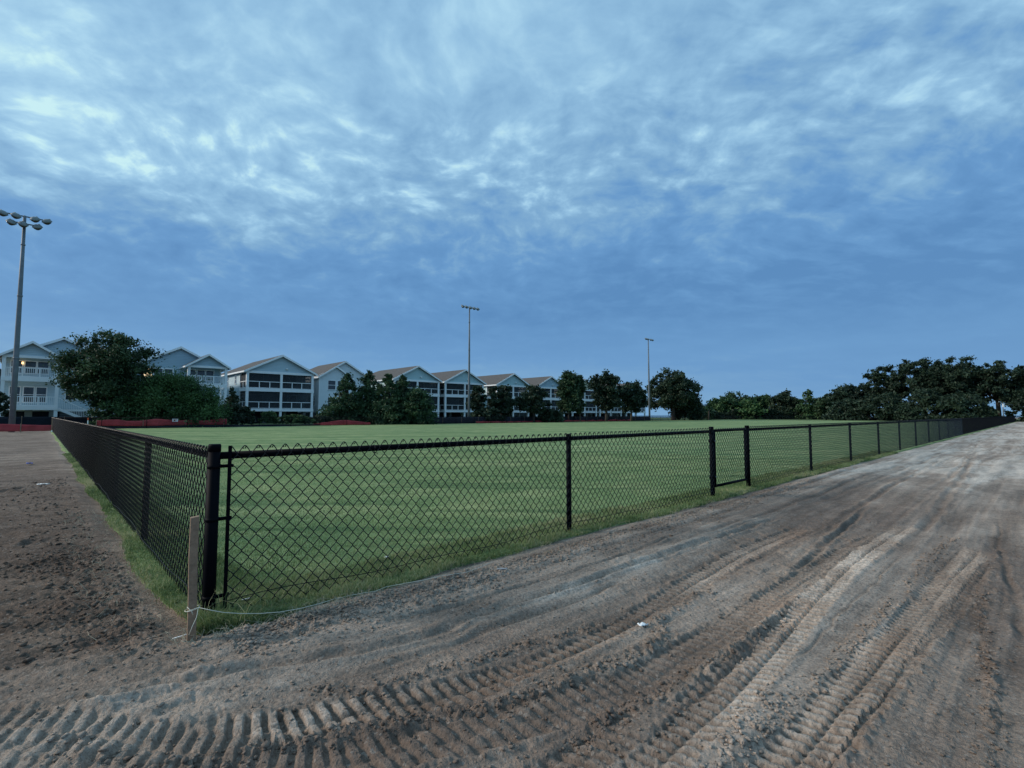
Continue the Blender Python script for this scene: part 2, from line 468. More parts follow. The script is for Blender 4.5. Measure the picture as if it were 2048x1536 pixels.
# ------------------------------------------------------------------ THE DIRT: height field with crawler tracks, ruts and clods
def c6(pts): return [(1248 + x / 2.56, 1036 + y / 2.56) for x, y in pts]
def c5(pts): return [(600 + x / 2.926, 1136 + y / 2.926) for x, y in pts]
def c4(pts): return [(x / 2.926, 1236 + y / 2.926) for x, y in pts]
def smooth_line(px, n=8):
    P = np.array([G(u, v) for u, v in px])
    res = []
    for i in range(len(P) - 1):
        p0 = P[max(i - 1, 0)]; p1 = P[i]; p2 = P[i + 1]; p3 = P[min(i + 2, len(P) - 1)]
        for k in range(n):
            t = k / n
            res.append(0.5 * ((2 * p1) + (-p0 + p2) * t + (2 * p0 - 5 * p1 + 4 * p2 - p3) * t * t + (-p0 + 3 * p1 - 3 * p2 + p3) * t ** 3))
    res.append(P[-1]); return np.array(res)
def line_dist(x, y, line):
    """signed distance and arclength to a polyline"""
    best = np.full(x.shape, 1e9); sgn = np.zeros(x.shape); arc = np.zeros(x.shape); s0 = 0.0
    for a, b in zip(line[:-1], line[1:]):
        e = b - a; ln = math.hypot(*e)
        if ln < 1e-6: continue
        e = e / ln; px_ = x - a[0]; py_ = y - a[1]
        t = np.clip(px_ * e[0] + py_ * e[1], 0, ln)
        ddx = px_ - e[0] * t; ddy = py_ - e[1] * t
        d2 = ddx * ddx + ddy * ddy
        m = d2 < best
        best = np.where(m, d2, best); arc = np.where(m, s0 + t, arc)
        sgn = np.where(m, np.sign(e[0] * py_ - e[1] * px_), sgn); s0 += ln
    return np.sqrt(best) * sgn, arc, s0

TRACKS = [  # centre line, width, lug pitch, lug height, skew
    (c6([(560, 1500), (845, 1240), (1070, 980), (1260, 780), (1415, 595), (1560, 430), (1700, 270), (1820, 140)]), 0.19, 0.056, 0.0150, 0.25),
    (c6([(0, 1400), (330, 1090), (570, 880), (790, 630), (915, 480), (1110, 290), (1330, 110), (1450, 30)]), 0.18, 0.056, 0.0145, 0.25),
    (c4([(-300, 640), (100, 665), (500, 695), (900, 745), (1300, 790), (1755, 830)]) + c5([(400, 1080), (800, 1000), (1200, 900), (1600, 775), (2010, 640)]) + c6([(300, 690), (470, 600), (600, 515), (710, 440), (880, 340), (1050, 240), (1200, 150), (1320, 80)]), 0.21, 0.062, 0.0072, 0.45),
    (c4([(1000, 690), (1500, 650), (1855, 590)]) + c5([(500, 790), (850, 710), (1250, 590), (1600, 450), (1896, 313)]) + c6([(170, 420), (320, 330), (450, 258), (610, 170), (800, 82), (930, 25)]), 0.18, 0.060, 0.0120, 0.35),
    (c6([(-700, 1500), (-350, 1290), (-84, 1130), (150, 1000)]), 0.18, 0.058, 0.0095, 0.3),
    (c6([(780, 1500), (1010, 1250), (1225, 1000), (1400, 800), (1535, 640), (1660, 480), (1790, 320), (1880, 200)]), 0.075, 0.056, 0.008, 0.1),
    (c6([(130, 1040), (420, 860), (620, 690), (780, 540), (920, 420), (1060, 320), (1180, 235)]), 0.09, 0.056, 0.008, 0.2),
    (c4([(-300, 760), (100, 790), (500, 830), (900, 880)]), 0.20, 0.066, 0.0055, 0.5),
]
RUTS = [  # line, half width, depth
    ([(0, 1432), (96, 1416), (219, 1400), (307, 1382), (410, 1366), (560, 1335), (700, 1306), (791, 1280), (860, 1256), (942, 1228), (1044, 1194), (1147, 1167), (1249, 1136), (1400, 1085), (1560, 1030)], 0.045, 0.026),
    (c5([(0, 665), (400, 590), (640, 500), (850, 430), (1100, 320), (1500, 200), (1750, 120), (1950, 40)]), 0.04, 0.016),
    (c5([(400, 330), (800, 230), (1200, 120), (1500, 30)]) + [(1230, 1110), (1400, 1052)], 0.03, 0.014),
    (c6([(860, 290), (1000, 160), (1140, 30)]) + [(1740, 1010)], 0.035, 0.020),
    (c6([(1930, 130), (1960, 300), (2010, 450), (2060, 640)]), 0.03, 0.013),
    (c6([(1905, 0), (1915, 120), (1930, 200)]), 0.02, 0.012),
    (c6([(720, 880), (1000, 590), (1250, 350), (1420, 190)]), 0.012, 0.006),
    ([(0, 1300), (120, 1278), (260, 1262)], 0.03, 0.012),
    ([(1500, 1000), (1640, 960), (1760, 922)], 0.06, 0.02),
    ([(-20, 990), (30, 980), (78, 973)], 0.10, 0.05),
    ([(20, 1098), (55, 1086), (84, 1068)], 0.06, 0.035),
    ([(1320, 1090), (1480, 1040), (1640, 985), (1800, 930)], 0.05, 0.018),
    ([(1620, 1080), (1720, 1010), (1800, 965), (1880, 920)], 0.05, 0.020),
    ([(1840, 1060), (1890, 1000), (1925, 950), (1950, 905)], 0.06, 0.020),
    ([(1600, 1010), (1780, 950), (1900, 900)], 0.07, 0.02),
    ([(1890, 960), (1930, 920), (1960, 880)], 0.05, 0.02),
]
LOOSE = [  # loose clod ridges: line, half width, height
    (c6([(560, 1180), (800, 1000), (1080, 740), (1250, 560), (1400, 400), (1560, 200), (1680, 90)]), 0.07, 0.018),
    (c6([(430, 1250), (560, 1090), (700, 960), (780, 880)]), 0.09, 0.030),
    (c6([(-300, 1130), (0, 985), (200, 870), (420, 740), (620, 640), (800, 500)]), 0.09, 0.018),
    (c4([(300, 760), (1000, 850)]) + c5([(0, 1000), (400, 940), (800, 860), (1200, 780), (1500, 680), (1800, 560), (2048, 430)]) + c6([(200, 480), (440, 350)]), 0.08, 0.022),
    (c5([(0, 700), (400, 740)]) + c5([(700, 600), (950, 545), (1200, 450), (1500, 380), (1800, 270)]), 0.06, 0.018),
    (c5([(-300, 420), (0, 300), (300, 240), (700, 170), (1000, 60), (1150, 0)]), 0.22, 0.014),
    (c6([(1830, 360), (1850, 600), (1862, 800), (1880, 1300)]), 0.045, 0.012),
    ([(60, 1140), (140, 1110), (200, 1150), (250, 1230), (330, 1300)], 0.25, 0.012),
]
SMOOTH = [
    (c6([(560, 1230), (900, 790), (1100, 560), (1300, 350), (1500, 180), (1700, 40)]), 0.17),
    ([(600, 1350), (760, 1310), (900, 1262), (1050, 1215), (1180, 1165), (1300, 1130)], 0.10),
    (c6([(1560, 100), (1700, 0)]) + [(1990, 960), (2030, 920)], 0.35),
]
for lst in (TRACKS, RUTS, LOOSE, SMOOTH):
    for i in range(len(lst)):
        lst[i] = (smooth_line(lst[i][0]),) + tuple(lst[i][1:])

def dirt(x, y):
    """height and colour of the bare ground"""
    m_ = np.hypot(x, y) < 30
    h = np.zeros(x.shape); col = np.zeros(x.shape + (3,))
    for mm in (m_, ~m_):
        if mm.any(): h[mm], col[mm] = dirt_(x[mm], y[mm], mm is m_)
    return h, col
def dirt_(x, y, tracks):
    r, l = RL(x, y)
    dist = np.hypot(x, y)
    near = 1 - sstep(6, 26, dist)
    wx = x + 0.05 * fbm(x * 3, y * 3, 3, 91); wy = y + 0.05 * fbm(x * 3 + 7, y * 3, 3, 92)
    tx_ = x + 0.016 * fbm(x * 2, y * 2, 2, 91); ty_ = y + 0.016 * fbm(x * 2 + 7, y * 2, 2, 92)
    left = (l > 0) & (r < 0)
    leftf = sstep(0.2, -0.5, r + 0 * l) * sstep(-1.0, 0.8, l)      # the softer bank left of the fence
    h = 0.045 * fbm(x * 0.5, y * 0.5, 3, 5) + 0.016 * fbm(r * 0.9, l * 3.5, 3, 6)
    # streaks made by traffic, along the fence
    stre = fbm(r * 0.30, l * 4.5 + 1.2 * fbm(r * .3, l * .3, 2, 31), 5, 12)
    h += 0.020 * stre * (1 - leftf)
    thin = fbm(r * 0.22 + 3, l * 15 + 2.0 * fbm(r * .25, l * .5, 2, 36), 4, 37)
    h += 0.014 * thin * (1 - leftf)
    rough = 0.5 + 0.6 * sstep(-0.2, 0.3, fbm(x * 0.8, y * 0.8, 3, 44)) + 0.3 * leftf
    smooth = np.zeros_like(x)
    for ln, hw in (SMOOTH if tracks else []):
        d_, a_, t_ = line_dist(wx, wy, ln)
        smooth = np.maximum(smooth, (1 - sstep(hw * 0.8, hw * 1.25, np.abs(d_))) * near)
    trk = np.zeros_like(x); lugv = np.zeros_like(x); hT = np.zeros_like(x)
    for ln, w, pit, A, skew in (TRACKS if tracks else []):
        d_, a_, tot = line_dist(tx_, ty_, ln)
        hw = w / 2
        m = (1 - sstep(hw * 0.86, hw * 1.04, np.abs(d_) + 0.02 * fbm(x * 9, y * 9, 2, 35))) * sstep(0, 0.25, a_) * sstep(tot, tot - 0.3, a_)
        wear = np.clip(0.95 + 0.8 * fbm(x * 1.3, y * 1.3, 3, 21), 0.5, 1.25)
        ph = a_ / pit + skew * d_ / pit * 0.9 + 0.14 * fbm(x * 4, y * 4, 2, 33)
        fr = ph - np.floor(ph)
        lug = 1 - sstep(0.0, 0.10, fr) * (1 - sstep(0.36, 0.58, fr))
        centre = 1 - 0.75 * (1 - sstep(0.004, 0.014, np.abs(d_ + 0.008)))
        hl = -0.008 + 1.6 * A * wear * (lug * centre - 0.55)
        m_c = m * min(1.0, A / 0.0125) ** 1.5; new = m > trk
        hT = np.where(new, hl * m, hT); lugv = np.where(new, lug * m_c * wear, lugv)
        trk = np.maximum(trk, m)
        berm = np.exp(-((np.abs(d_) - hw * 1.15) / 0.020) ** 2) * sstep(0, 0.3, a_) * sstep(tot, tot - 0.5, a_)
        h += 0.006 * berm * (0.7 + 1.2 * fbm(x * 6, y * 6, 2, 61))
        rough = rough + 0.9 * berm
    h += hT * 1.0
    rutm = np.zeros_like(x)
    for ln, hw, dep in (RUTS if tracks else []):
        hw = hw * 0.62
        d_, a_, tot = line_dist(wx, wy, ln)
        e = sstep(0, 0.3, a_) * sstep(tot, tot - 0.3, a_)
        g_ = np.exp(-(d_ / hw) ** 2) * e
        dep = dep * 0.95; h -= dep * g_ * (0.8 + 0.9 * fbm(x * 2, y * 2, 2, 71)); h += 0.5 * dep * np.exp(-((np.abs(d_) - 2.0 * hw) / (0.7 * hw)) ** 2) * e
        rutm = np.maximum(rutm, g_)
    loose = np.zeros_like(x)
    for ln, hw, hh in (LOOSE if tracks else []):
        hw = hw * (0.62 if hw < 0.15 else 1.0); hh = hh * 0.7
        d_, a_, tot = line_dist(wx, wy, ln)
        g_ = (1 - sstep(hw * 0.5, hw * 1.4, np.abs(d_))) * sstep(0, 0.2, a_) * sstep(tot, tot - 0.3, a_)
        loose = np.maximum(loose, g_); h += hh * g_ * 0.6 * (0.6 + fbm(x * 4, y * 4, 2, 81))
    rough = np.clip(rough + 1.3 * loose - 0.50 * trk, 0.12, 2.4) * (1 - 0.88 * smooth)
    # clods: ridged noise at 2-8 cm
    c1 = np.abs(fbm(x * 13, y * 13, 3, 101)); c2 = np.abs(vn(x * 41, y * 41, 102)); c3 = fbm(x * 24, y * 24, 2, 103)
    fade = 1 - sstep(5, 14, dist)
    c4_ = fbm(x * 9 + 2 * c3, y * 9, 4, 104, 0.6)
    h += near * rough * (0.007 * (0.28 - c1) + 0.007 * c3 + 0.011 * c4_) + fade * rough * 0.006 * (0.25 - c2)
    h += leftf * near * (0.022 * fbm(x * 1.6, y * 7, 4, 111) - 0.012 * sstep(0.1, 0.3, fbm(x * 2.2, y * 6, 3, 113)))
    # colours
    dry = np.array([0.335, 0.272, 0.228]); damp_shade = np.array([0.150, 0.108, 0.086]); mids = np.array([0.228, 0.176, 0.142]); pale = np.array([0.43, 0.385, 0.345])
    t = 0.64 + 0.75 * fbm(x * 0.45, y * 0.45, 4, 201) * (1 - 0.5 * leftf) + 0.60 * stre * (1 - 0.8 * leftf) + 0.50 * thin * (1 - leftf) * (0.4 + 0.6 * sstep(2, 9, dist)) + 0.35 * fbm(x * 3, y * 3, 3, 203)
    t = t - (0.56 - 0.26 * sstep(6, 20, dist)) * leftf - 0.15 * loose * (1.0) + 0.28 * smooth - 0.25 * rutm - 0.10 * trk
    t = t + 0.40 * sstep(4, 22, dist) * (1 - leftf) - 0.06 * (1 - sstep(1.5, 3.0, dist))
    t = t + 0.46 * lugv - 0.52 * trk * (1 - lugv) * (0.45 + 0.55 * sstep(-0.1, 0.2, fbm(x * .9 + 4, y * .9, 2, 205)))  # drier lug tops, damper troughs, plus relief shading painted into the soil tone
    t = np.clip(t, 0, 1.25)[..., None]
    col = np.where(t < 0.5, damp_shade + (mids - damp_shade) * (t / 0.5), np.where(t < 1.0, mids + (dry - mids) * ((t - 0.5) / 0.5), dry + (pale - dry) * ((t - 1.0) / 0.25)))
    # brown patches where the tread turned up fresh soil
    br = (sstep(0.05, 0.30, fbm(x * 1.1 + 30, y * 1.1, 3, 207)) * (0.35 + 0.65 * trk) * near)[..., None]
    col = col * (1 - br * np.array([0.05, 0.16, 0.24]))
    # sunk below the turf inside the fence
    lum = col.mean(-1, keepdims=True); col = (lum + (col - lum) * 0.62) * np.array([1.05, 0.965, 0.86]) * (1.30 - 0.42 * (leftf * (1 - 0.6 * sstep(4, 14, dist)))[..., None] * (1 - np.array([0.0, -0.12, -0.22])))
    inside = ((r > -0.02) & (l > -0.02)) | (l > 52)
    h = np.where(inside, -0.10, h)
    edge = sstep(-0.30, -0.10, np.minimum(r, l)) * (~inside)
    h = h * (1 - edge) - 0.02 * edge
    h = h * 1.0
    return h, col

def gz(x, y):
    hh, _ = dirt(np.array([float(x)]), np.array([float(y)])); return float(hh[0])

def build_ground():
    a_f = np.arange(-math.radians(56), math.radians(56), 0.0021)
    a_c = np.arange(math.radians(56), 2 * math.pi - math.radians(56), math.radians(4))
    ang = np.concatenate([a_f, a_c])
    rr = [0.25]
    while rr[-1] < 4000:
        r_ = rr[-1]
        if r_ < 1.25: st = 0.12
        elif r_ < 4.4: st = 0.0098
        elif r_ < 6.6: st = 0.0115
        elif r_ < 12: st = 0.030
        elif r_ < 25: st = 0.08
        else: st = r_ * 0.02
        rr.append(r_ + st)
    rr = np.array(rr)
    A, Q = np.meshgrid(ang, rr)
    X = np.sin(A) * Q; Y = np.cos(A) * Q
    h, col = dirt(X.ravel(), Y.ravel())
    V = np.stack([X.ravel(), Y.ravel(), h], 1)
    na = len(ang); nr = len(rr)
    i, j = np.meshgrid(np.arange(nr - 1), np.arange(na), indexing='ij')
    j2 = (j + 1) % na
    Q4 = np.stack([i * na + j, (i + 1) * na + j, (i + 1) * na + j2, i * na + j2], -1).reshape(-1, 4)
    Q4 = Q4[:, ::-1]
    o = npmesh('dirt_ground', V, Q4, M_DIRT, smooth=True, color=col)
    tag(o, kind='structure')
    # centre cap under the camera
    return o
build_ground()

# loose clods lying on the surface (uncountable crumbs of soil)
def build_clods():
    pts = []; siz = []
    def scatter(n, xs, ys, smin, smax, jit=0):
        for _ in range(1):
            pts.append(np.stack([xs, ys], 1)); siz.append(smin + (smax - smin) * RNG.random(len(xs)) ** 3)
    for ln, hw, hh in LOOSE:
        tot = np.sum(np.hypot(*np.diff(ln, axis=0).T)); n = int(tot * hw * 2 * 1500)
        seg = RNG.integers(0, len(ln) - 1, n); t = RNG.random(n)[:, None]
        q = ln[seg] * (1 - t) + ln[seg + 1] * t + RNG.normal(0, hw * (0.42 if hw < 0.15 else 0.65), (n, 2))
        scatter(n, q[:, 0], q[:, 1], 0.002, 0.0125)
    n = 9000
    a = RNG.uniform(-0.9, 0.9, n); q = 1.4 * np.exp(RNG.random(n) * math.log(9))
    scatter(n, np.sin(a) * q, np.cos(a) * q, 0.002, 0.009)
    # gravelly margin along the turf
    n = 9000; r_ = 9 * RNG.random(n) ** 1.4; l_ = -0.28 - np.abs(RNG.normal(0, 0.16, n))
    q = CORNER + r_[:, None] * R + l_[:, None] * L; scatter(n, q[:, 0], q[:, 1], 0.0022, 0.013)
    n = 1600; l_ = 9 * RNG.random(n) ** 1.4; r_ = -0.32 - np.abs(RNG.normal(0, 0.35, n))
    q = CORNER + r_[:, None] * R + l_[:, None] * L; scatter(n, q[:, 0], q[:, 1], 0.003, 0.018)
    P = np.concatenate(pts); S = np.concatenate(siz)
    r, l = RL(P[:, 0], P[:, 1]); ok = ~((r > -0.22) & (l > -0.22)); P = P[ok]; S = S[ok]
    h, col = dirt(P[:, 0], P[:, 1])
    base = np.array([(0, 0, 1), (.89, 0, .45), (.28, .85, .45), (-.72, .53, .45), (-.72, -.53, .45), (.28, -.85, .45), (.72, .53, -.45), (-.28, .85, -.45), (-.89, 0, -.45), (-.28, -.85, -.45), (.72, -.53, -.45), (0, 0, -1)])
    F = np.array([(0,1,2),(0,2,3),(0,3,4),(0,4,5),(0,5,1),(1,6,2),(2,7,3),(3,8,4),(4,9,5),(5,10,1),(6,7,2),(7,8,3),(8,9,4),(9,10,5),(10,6,1),(11,7,6),(11,8,7),(11,9,8),(11,10,9),(11,6,10)])
    n = len(P)
    V = base[None] * (1 + 0.9 * (RNG.random((n, 12, 1)) - 0.5)) * S[:, None, None] * (0.55 + 0.9 * RNG.random((n, 1, 3)))
    ca = RNG.random(n) * 6.28; c_, s_ = np.cos(ca)[:, None], np.sin(ca)[:, None]
    V = np.stack([V[..., 0] * c_ - V[..., 1] * s_, V[..., 0] * s_ + V[..., 1] * c_, V[..., 2] * 0.6], -1)
    V += np.stack([P[:, 0], P[:, 1], h + S * 0.25], 1)[:, None, :]
    FF = (F[None] + (np.arange(n) * 12)[:, None, None]).reshape(-1, 3)
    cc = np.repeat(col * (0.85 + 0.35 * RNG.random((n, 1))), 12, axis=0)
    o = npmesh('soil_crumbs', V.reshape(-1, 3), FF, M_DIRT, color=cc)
    tag(o, 'loose crumbs and clods of grey brown soil strewn over the churned dirt', 'soil', kind='stuff')
build_clods()

# ------------------------------------------------------------------ playing field turf
def e_right(r): return 0.165 + 0.15 * fbm(r * 1.1, r * 0 + 3.3, 4, 301) + 0.12 * np.exp(-((r - 0.25) / 0.22) ** 2)
def e_left(l): return 0.155 + 0.12 * fbm(l * 1.1, l * 0 + 8.3, 4, 302) - 0.05 * np.exp(-(l / 0.4) ** 2)
def turf_z(x, y):
    return 0.012 + 0.022 * fbm(x * 0.5, y * 0.5, 3, 401) + 0.012 * fbm(x * 5, y * 5, 3, 402)
def build_field():
    s = [0.0]
    while s[-1] < 118: s.append(s[-1] + (0.035 if s[-1] < 7 else 0.035 + (s[-1] - 7) * 0.05))
    s = np.array(s)
    su = s; sw = s[s < 50.3]
    Rr, Ll = np.meshgrid(su, sw)
    r = Rr - e_left(Ll) * np.exp(-Rr / 0.4); l = Ll - e_right(Rr) * np.exp(-Ll / 0.4)
    x = CORNER[0] + r * R[0] + l * L[0]; y = CORNER[1] + r * R[1] + l * L[1]
    z = turf_z(x, y)
    rim = np.minimum(Rr, Ll)
    z = np.where(rim < 0.01, -0.045, z)
    V = np.stack([x.ravel(), y.ravel(), z.ravel()], 1)
    na = len(su); nb = len(sw)
    i, j = np.meshgrid(np.arange(nb - 1), np.arange(na - 1), indexing='ij')
    Q4 = np.stack([i * na + j, i * na + j + 1, (i + 1) * na + j + 1, (i + 1) * na + j], -1).reshape(-1, 4)
    o = npmesh('grass_field', V, Q4, M_TURF, smooth=True); tag(o, kind='structure')
build_field()
def sheet(name, pts, z, mat):
    mb = MB(); mb.add([(p_[0], p_[1], z) for p_ in pts], [tuple(range(len(pts)))])
    o = mb.build(name, mat); tag(o, kind='structure'); return o
sheet('lawn', [W(-75, 50.3), W(190, 50.3), W(190, 150), W(-75, 150)], 0.02, M_LAWN)
sheet('verge', [W(116.5, -4), W(190, -30), W(190, 50.28), W(116.5, 50.28)], 0.024, M_LAWN)
sheet('river_water', [(-300, 230), (900, 230), (3000, 3900), (-2600, 3900)], 0.05, M_WATER)

# blades -----------------------------------------------------------------
def blade_mat():
    m = leaf_mat('grass_blade', (0.085, 0.140, 0.052), (0.235, 0.310, 0.122), (0.50, 0.47, 0.28), 0.35); return m
M_BLADE = blade_mat()
def blades(name, X, Y, Z, H, Wd, colr, lean=0.5):
    n = len(X); a = RNG.random(n) * 2 * math.pi; la = RNG.random(n) * 2 * math.pi
    ln = H * lean * RNG.random(n)
    dxx = np.cos(a) * Wd / 2; dyy = np.sin(a) * Wd / 2
    tx = np.cos(la) * ln; ty = np.sin(la) * ln
    V = np.empty((n, 5, 3))
    V[:, 0] = np.stack([X - dxx, Y - dyy, Z - 0.006], 1); V[:, 1] = np.stack([X + dxx, Y + dyy, Z - 0.006], 1)
    V[:, 2] = np.stack([X + dxx * .8 + tx * .4, Y + dyy * .8 + ty * .4, Z + H * .6], 1); V[:, 3] = np.stack([X - dxx * .8 + tx * .4, Y - dyy * .8 + ty * .4, Z + H * .6], 1)
    V[:, 4] = np.stack([X + tx * 1.1, Y + ty * 1.1, Z + H * 0.95], 1)
    b = (np.arange(n) * 5)[:, None]
    T = np.concatenate([b + np.array([[0, 1, 2]]), b + np.array([[0, 2, 3]]), b + np.array([[3, 2, 4]])])
    cc = np.repeat(colr, 5)[:, None] * np.ones((1, 3))
    return npmesh(name, V.reshape(-1, 3), T, M_BLADE, color=cc)
def build_blades():
    n = 150000
    d_ = 0.0 + 13.0 * RNG.random(n) ** 1.25; th = RNG.random(n) * math.pi / 2
    r = d_ * np.cos(th); l = d_ * np.sin(th)
    k = 105000                     # fringe along the right-hand run, then along the left-hand run
    r1 = 18 * RNG.random(k) ** 1.8; l1 = 0.45 * RNG.random(k) ** 1.2
    k2 = 65000
    l2 = 16 * RNG.random(k2) ** 1.8; r2 = 0.42 * RNG.random(k2) ** 1.2
    k3 = 9000; r3 = 0.5 * RNG.random(k3) ** 1.3; l3 = 0.35 * RNG.random(k3) ** 1.3
    a = np.concatenate([r, r1, r2, r3]); b = np.concatenate([l, l1, l2, l3])
    rr = a - e_left(b) * np.exp(-a / 0.4); ll = b - e_right(a) * np.exp(-b / 0.4)
    rr = rr + RNG.normal(0, 0.012, len(a)); ll = ll + RNG.normal(0, 0.012, len(a))
    x = CORNER[0] + rr * R[0] + ll * L[0]; y = CORNER[1] + rr * R[1] + ll * L[1]
    z = turf_z(x, y) - 0.004
    fr_ = np.concatenate([np.zeros(n), np.ones(k), np.ones(k2), np.full(k3, 1.8)])
    dist = np.hypot(x, y)
    H = 0.014 + 0.018 * RNG.random(len(rr))
    fr = fr_
    H = H * (1 + 0.55 * fr * RNG.random(len(rr))) * np.clip(0.85 + 1.5 * fr * fbm(x * 7, y * 7, 3, 511), 0.55, 1.6) * (1 + 0.8 * fr * (RNG.random(len(rr)) < 0.03))
    Wd = (0.0022 + 0.0016 * RNG.random(len(rr))) * (1 + 0.16 * np.clip(dist - 3, 0, 10))
    patch = fbm(x * 1.5, y * 1.5, 3, 501)
    patch = patch + 0.7 * fbm(x * 0.45, y * 0.45, 2, 502)
    c = np.clip(0.40 + 0.62 * patch + 0.20 * RNG.normal(size=len(rr)) + 0.45 * (RNG.random(len(rr)) < (0.07 + 0.05 * fr)), 0, 1)
    o = blades('turf_grass', x, y, z, H, Wd, c, 1.0)
    tag(o, 'short green turf grass blades on the field and along the fence foot', 'grass', kind='stuff')
    # dead runners and long straw stems round the corner and on the left margin
    n = 700
    mb = MB()
    for i in range(n):
        if i < 260: rr_ = random.uniform(-0.2, 0.9); ll_ = -random.uniform(0.08, 0.36)
        elif i < 480: ll_ = random.uniform(0, 4.5); rr_ = -random.uniform(0.12, 0.5)
        else: rr_ = random.uniform(0.3, 6); ll_ = -random.uniform(0.15, 0.42)
        p0 = W(rr_, ll_); a = random.uniform(0, 6.28); ln = random.uniform(0.03, 0.10)
        b = a + random.uniform(-1.3, 1.3)
        z0 = max(gz(*p0), -0.01) + 0.012
        p1 = (p0[0] + math.cos(a) * ln * .5, p0[1] + math.sin(a) * ln * .5, z0 + random.uniform(0.005, 0.035))
        p2 = (p1[0] + math.cos(b) * ln * .5, p1[1] + math.sin(b) * ln * .5, z0 + random.uniform(0.0, 0.02))
        mb.tube([(p0[0], p0[1], z0 - .01), p1, p2], [0.0013, 0.0011, 0.0006], 3, False)
    o = mb.build('dry_stems', pmat('straw', (0.36, 0.33, 0.24), 0.8, noise=(20, 0.3)))
    tag(o, 'dry pale runners and straw stems tangled at the turf edge', 'dry grass', kind='stuff')
build_blades()

# ------------------------------------------------------------------ CHAIN LINK FENCES
PITCHX = 0.0740; HV = 0.0835; ZTOP = 0.940; NH = 22
def wire_panel(name, length, detail, ztop=ZTOP, nh=NH):
    """woven wire fabric in the local XZ plane, outer side -Y"""
    npit = max(2, int(round(length / PITCHX))); w = length / npit / 2
    nw = 2 * npit
    rad = 0.0029 if detail else 0.0026
    sides = 5 if detail else 3
    Vs = []; Fs = []; off = 0
    for k in range(nw):
        pts = []
        for j in range(nh + 1):
            right_ = (k + j) % 2
            x = (k + right_) * w; z = ztop - j * HV / 2
            if detail:
                xx = x + (0.0012 if right_ else -0.0012)
                s_ = 1 if right_ else -1
                if j == 0:
                    # knuckle: the wire ends curl over in a rounded hoop
                    pts += [(x + s_ * 0.004, 0.012, z - 0.012), (x + s_ * 0.008, 0.006, z - 0.001), (x + s_ * 0.002, -0.001, z + 0.006), (x - s_ * 0.007, -0.004, z + 0.003), (x - s_ * 0.014, -0.003, z - 0.006)]
                elif j == nh:
                    pts += [(xx, 0, z + 0.004), (xx, 0, z - 0.008)]
                else:
                    pts += [(xx - s_ * 0.003, 0.0026 * s_, z + 0.0050), (xx, 0.0, z), (xx - s_ * 0.003, -0.0026 * s_, z - 0.0050)]
            else:
                pts.append((x, 0.0024 if right_ else -0.0024, z))
        P = np.array(pts); m = len(P)
        T = np.gradient(P, axis=0); T /= np.linalg.norm(T, axis=1)[:, None] + 1e-9
        Bv = np.array([0, 1, 0.0]); A = np.cross(T, Bv); A /= np.linalg.norm(A, axis=1)[:, None] + 1e-9
        B2 = np.cross(T, A)
        th = np.arange(sides) * 2 * math.pi / sides
        ringv = P[:, None, :] + rad * (A[:, None, :] * np.cos(th)[None, :, None] + B2[:, None, :] * np.sin(th)[None, :, None])
        Vs.append(ringv.reshape(-1, 3))
        i, j = np.meshgrid(np.arange(m - 1), np.arange(sides), indexing='ij'); j2 = (j + 1) % sides
        Fs.append(off + np.stack([i * sides + j, i * sides + j2, (i + 1) * sides + j2, (i + 1) * sides + j], -1).reshape(-1, 4))
        off += m * sides
    V = np.concatenate(Vs); F = np.concatenate(Fs)
    if not detail:
        # knuckle tips above the rail
        kn = []; kf = []
        for q in range(npit):
            x = (2 * q) * w
            kn += [(x - 0.008, -0.004, ztop - 0.01), (x + 0.008, -0.004, ztop - 0.01), (x + 0.008, 0.003, ztop + 0.008), (x - 0.008, 0.003, ztop + 0.008)]
            kf.append([len(V) + 4 * q + t for t in range(4)])
        V = np.concatenate([V, np.array(kn)]); F = np.concatenate([F, np.array(kf)])
    return V, F
_panel_cache = {}
def panel_mesh(length, detail):
    key = (round(length, 3), detail)
    if key not in _panel_cache:
        V, F = wire_panel('wire_mesh', length, detail)
        o = npmesh('wire_mesh', V, F, M_WIRE, smooth=detail); _panel_cache[key] = o.data
        COL.objects.unlink(o); bpy.data.objects.remove(o)
    return _panel_cache[key]
def add_panel(parent, x0, length, detail, yoff):
    o = bpy.data.objects.new('wire_mesh', panel_mesh(length, detail)); COL.objects.link(o); o.parent = parent
    o.location = (x0, yoff, 0); return o

def post_mesh(mb, x, y, rad, z0, z1, cap=True, n=14):
    mb.tube([(x, y, z0), (x, y, z1)], rad, n)
    if cap: mb.tube([(x, y, z1 - 0.03), (x, y, z1 + 0.002), (x, y, z1 + 0.010)], [rad + 0.0015, rad + 0.0015, rad * 0.95], n)

def brace_band(parent, x, z, rad, side, ext):
    mb = MB()
    mb.tube([(x, 0, z - 0.010), (x, 0, z + 0.010)], rad + 0.0025, 18)
    mb.box(x + side * (rad - 0.004) if side > 0 else x - ext, x + ext if side > 0 else x - (rad - 0.004), -0.016, -0.006, z - 0.009, z + 0.009)
    mb.tube([(x + side * ext * 0.92, -0.028, z), (x + side * ext * 0.92, 0.01, z)], 0.0055, 8)
    return mb.build('brace_band', M_BLACK, parent, True)

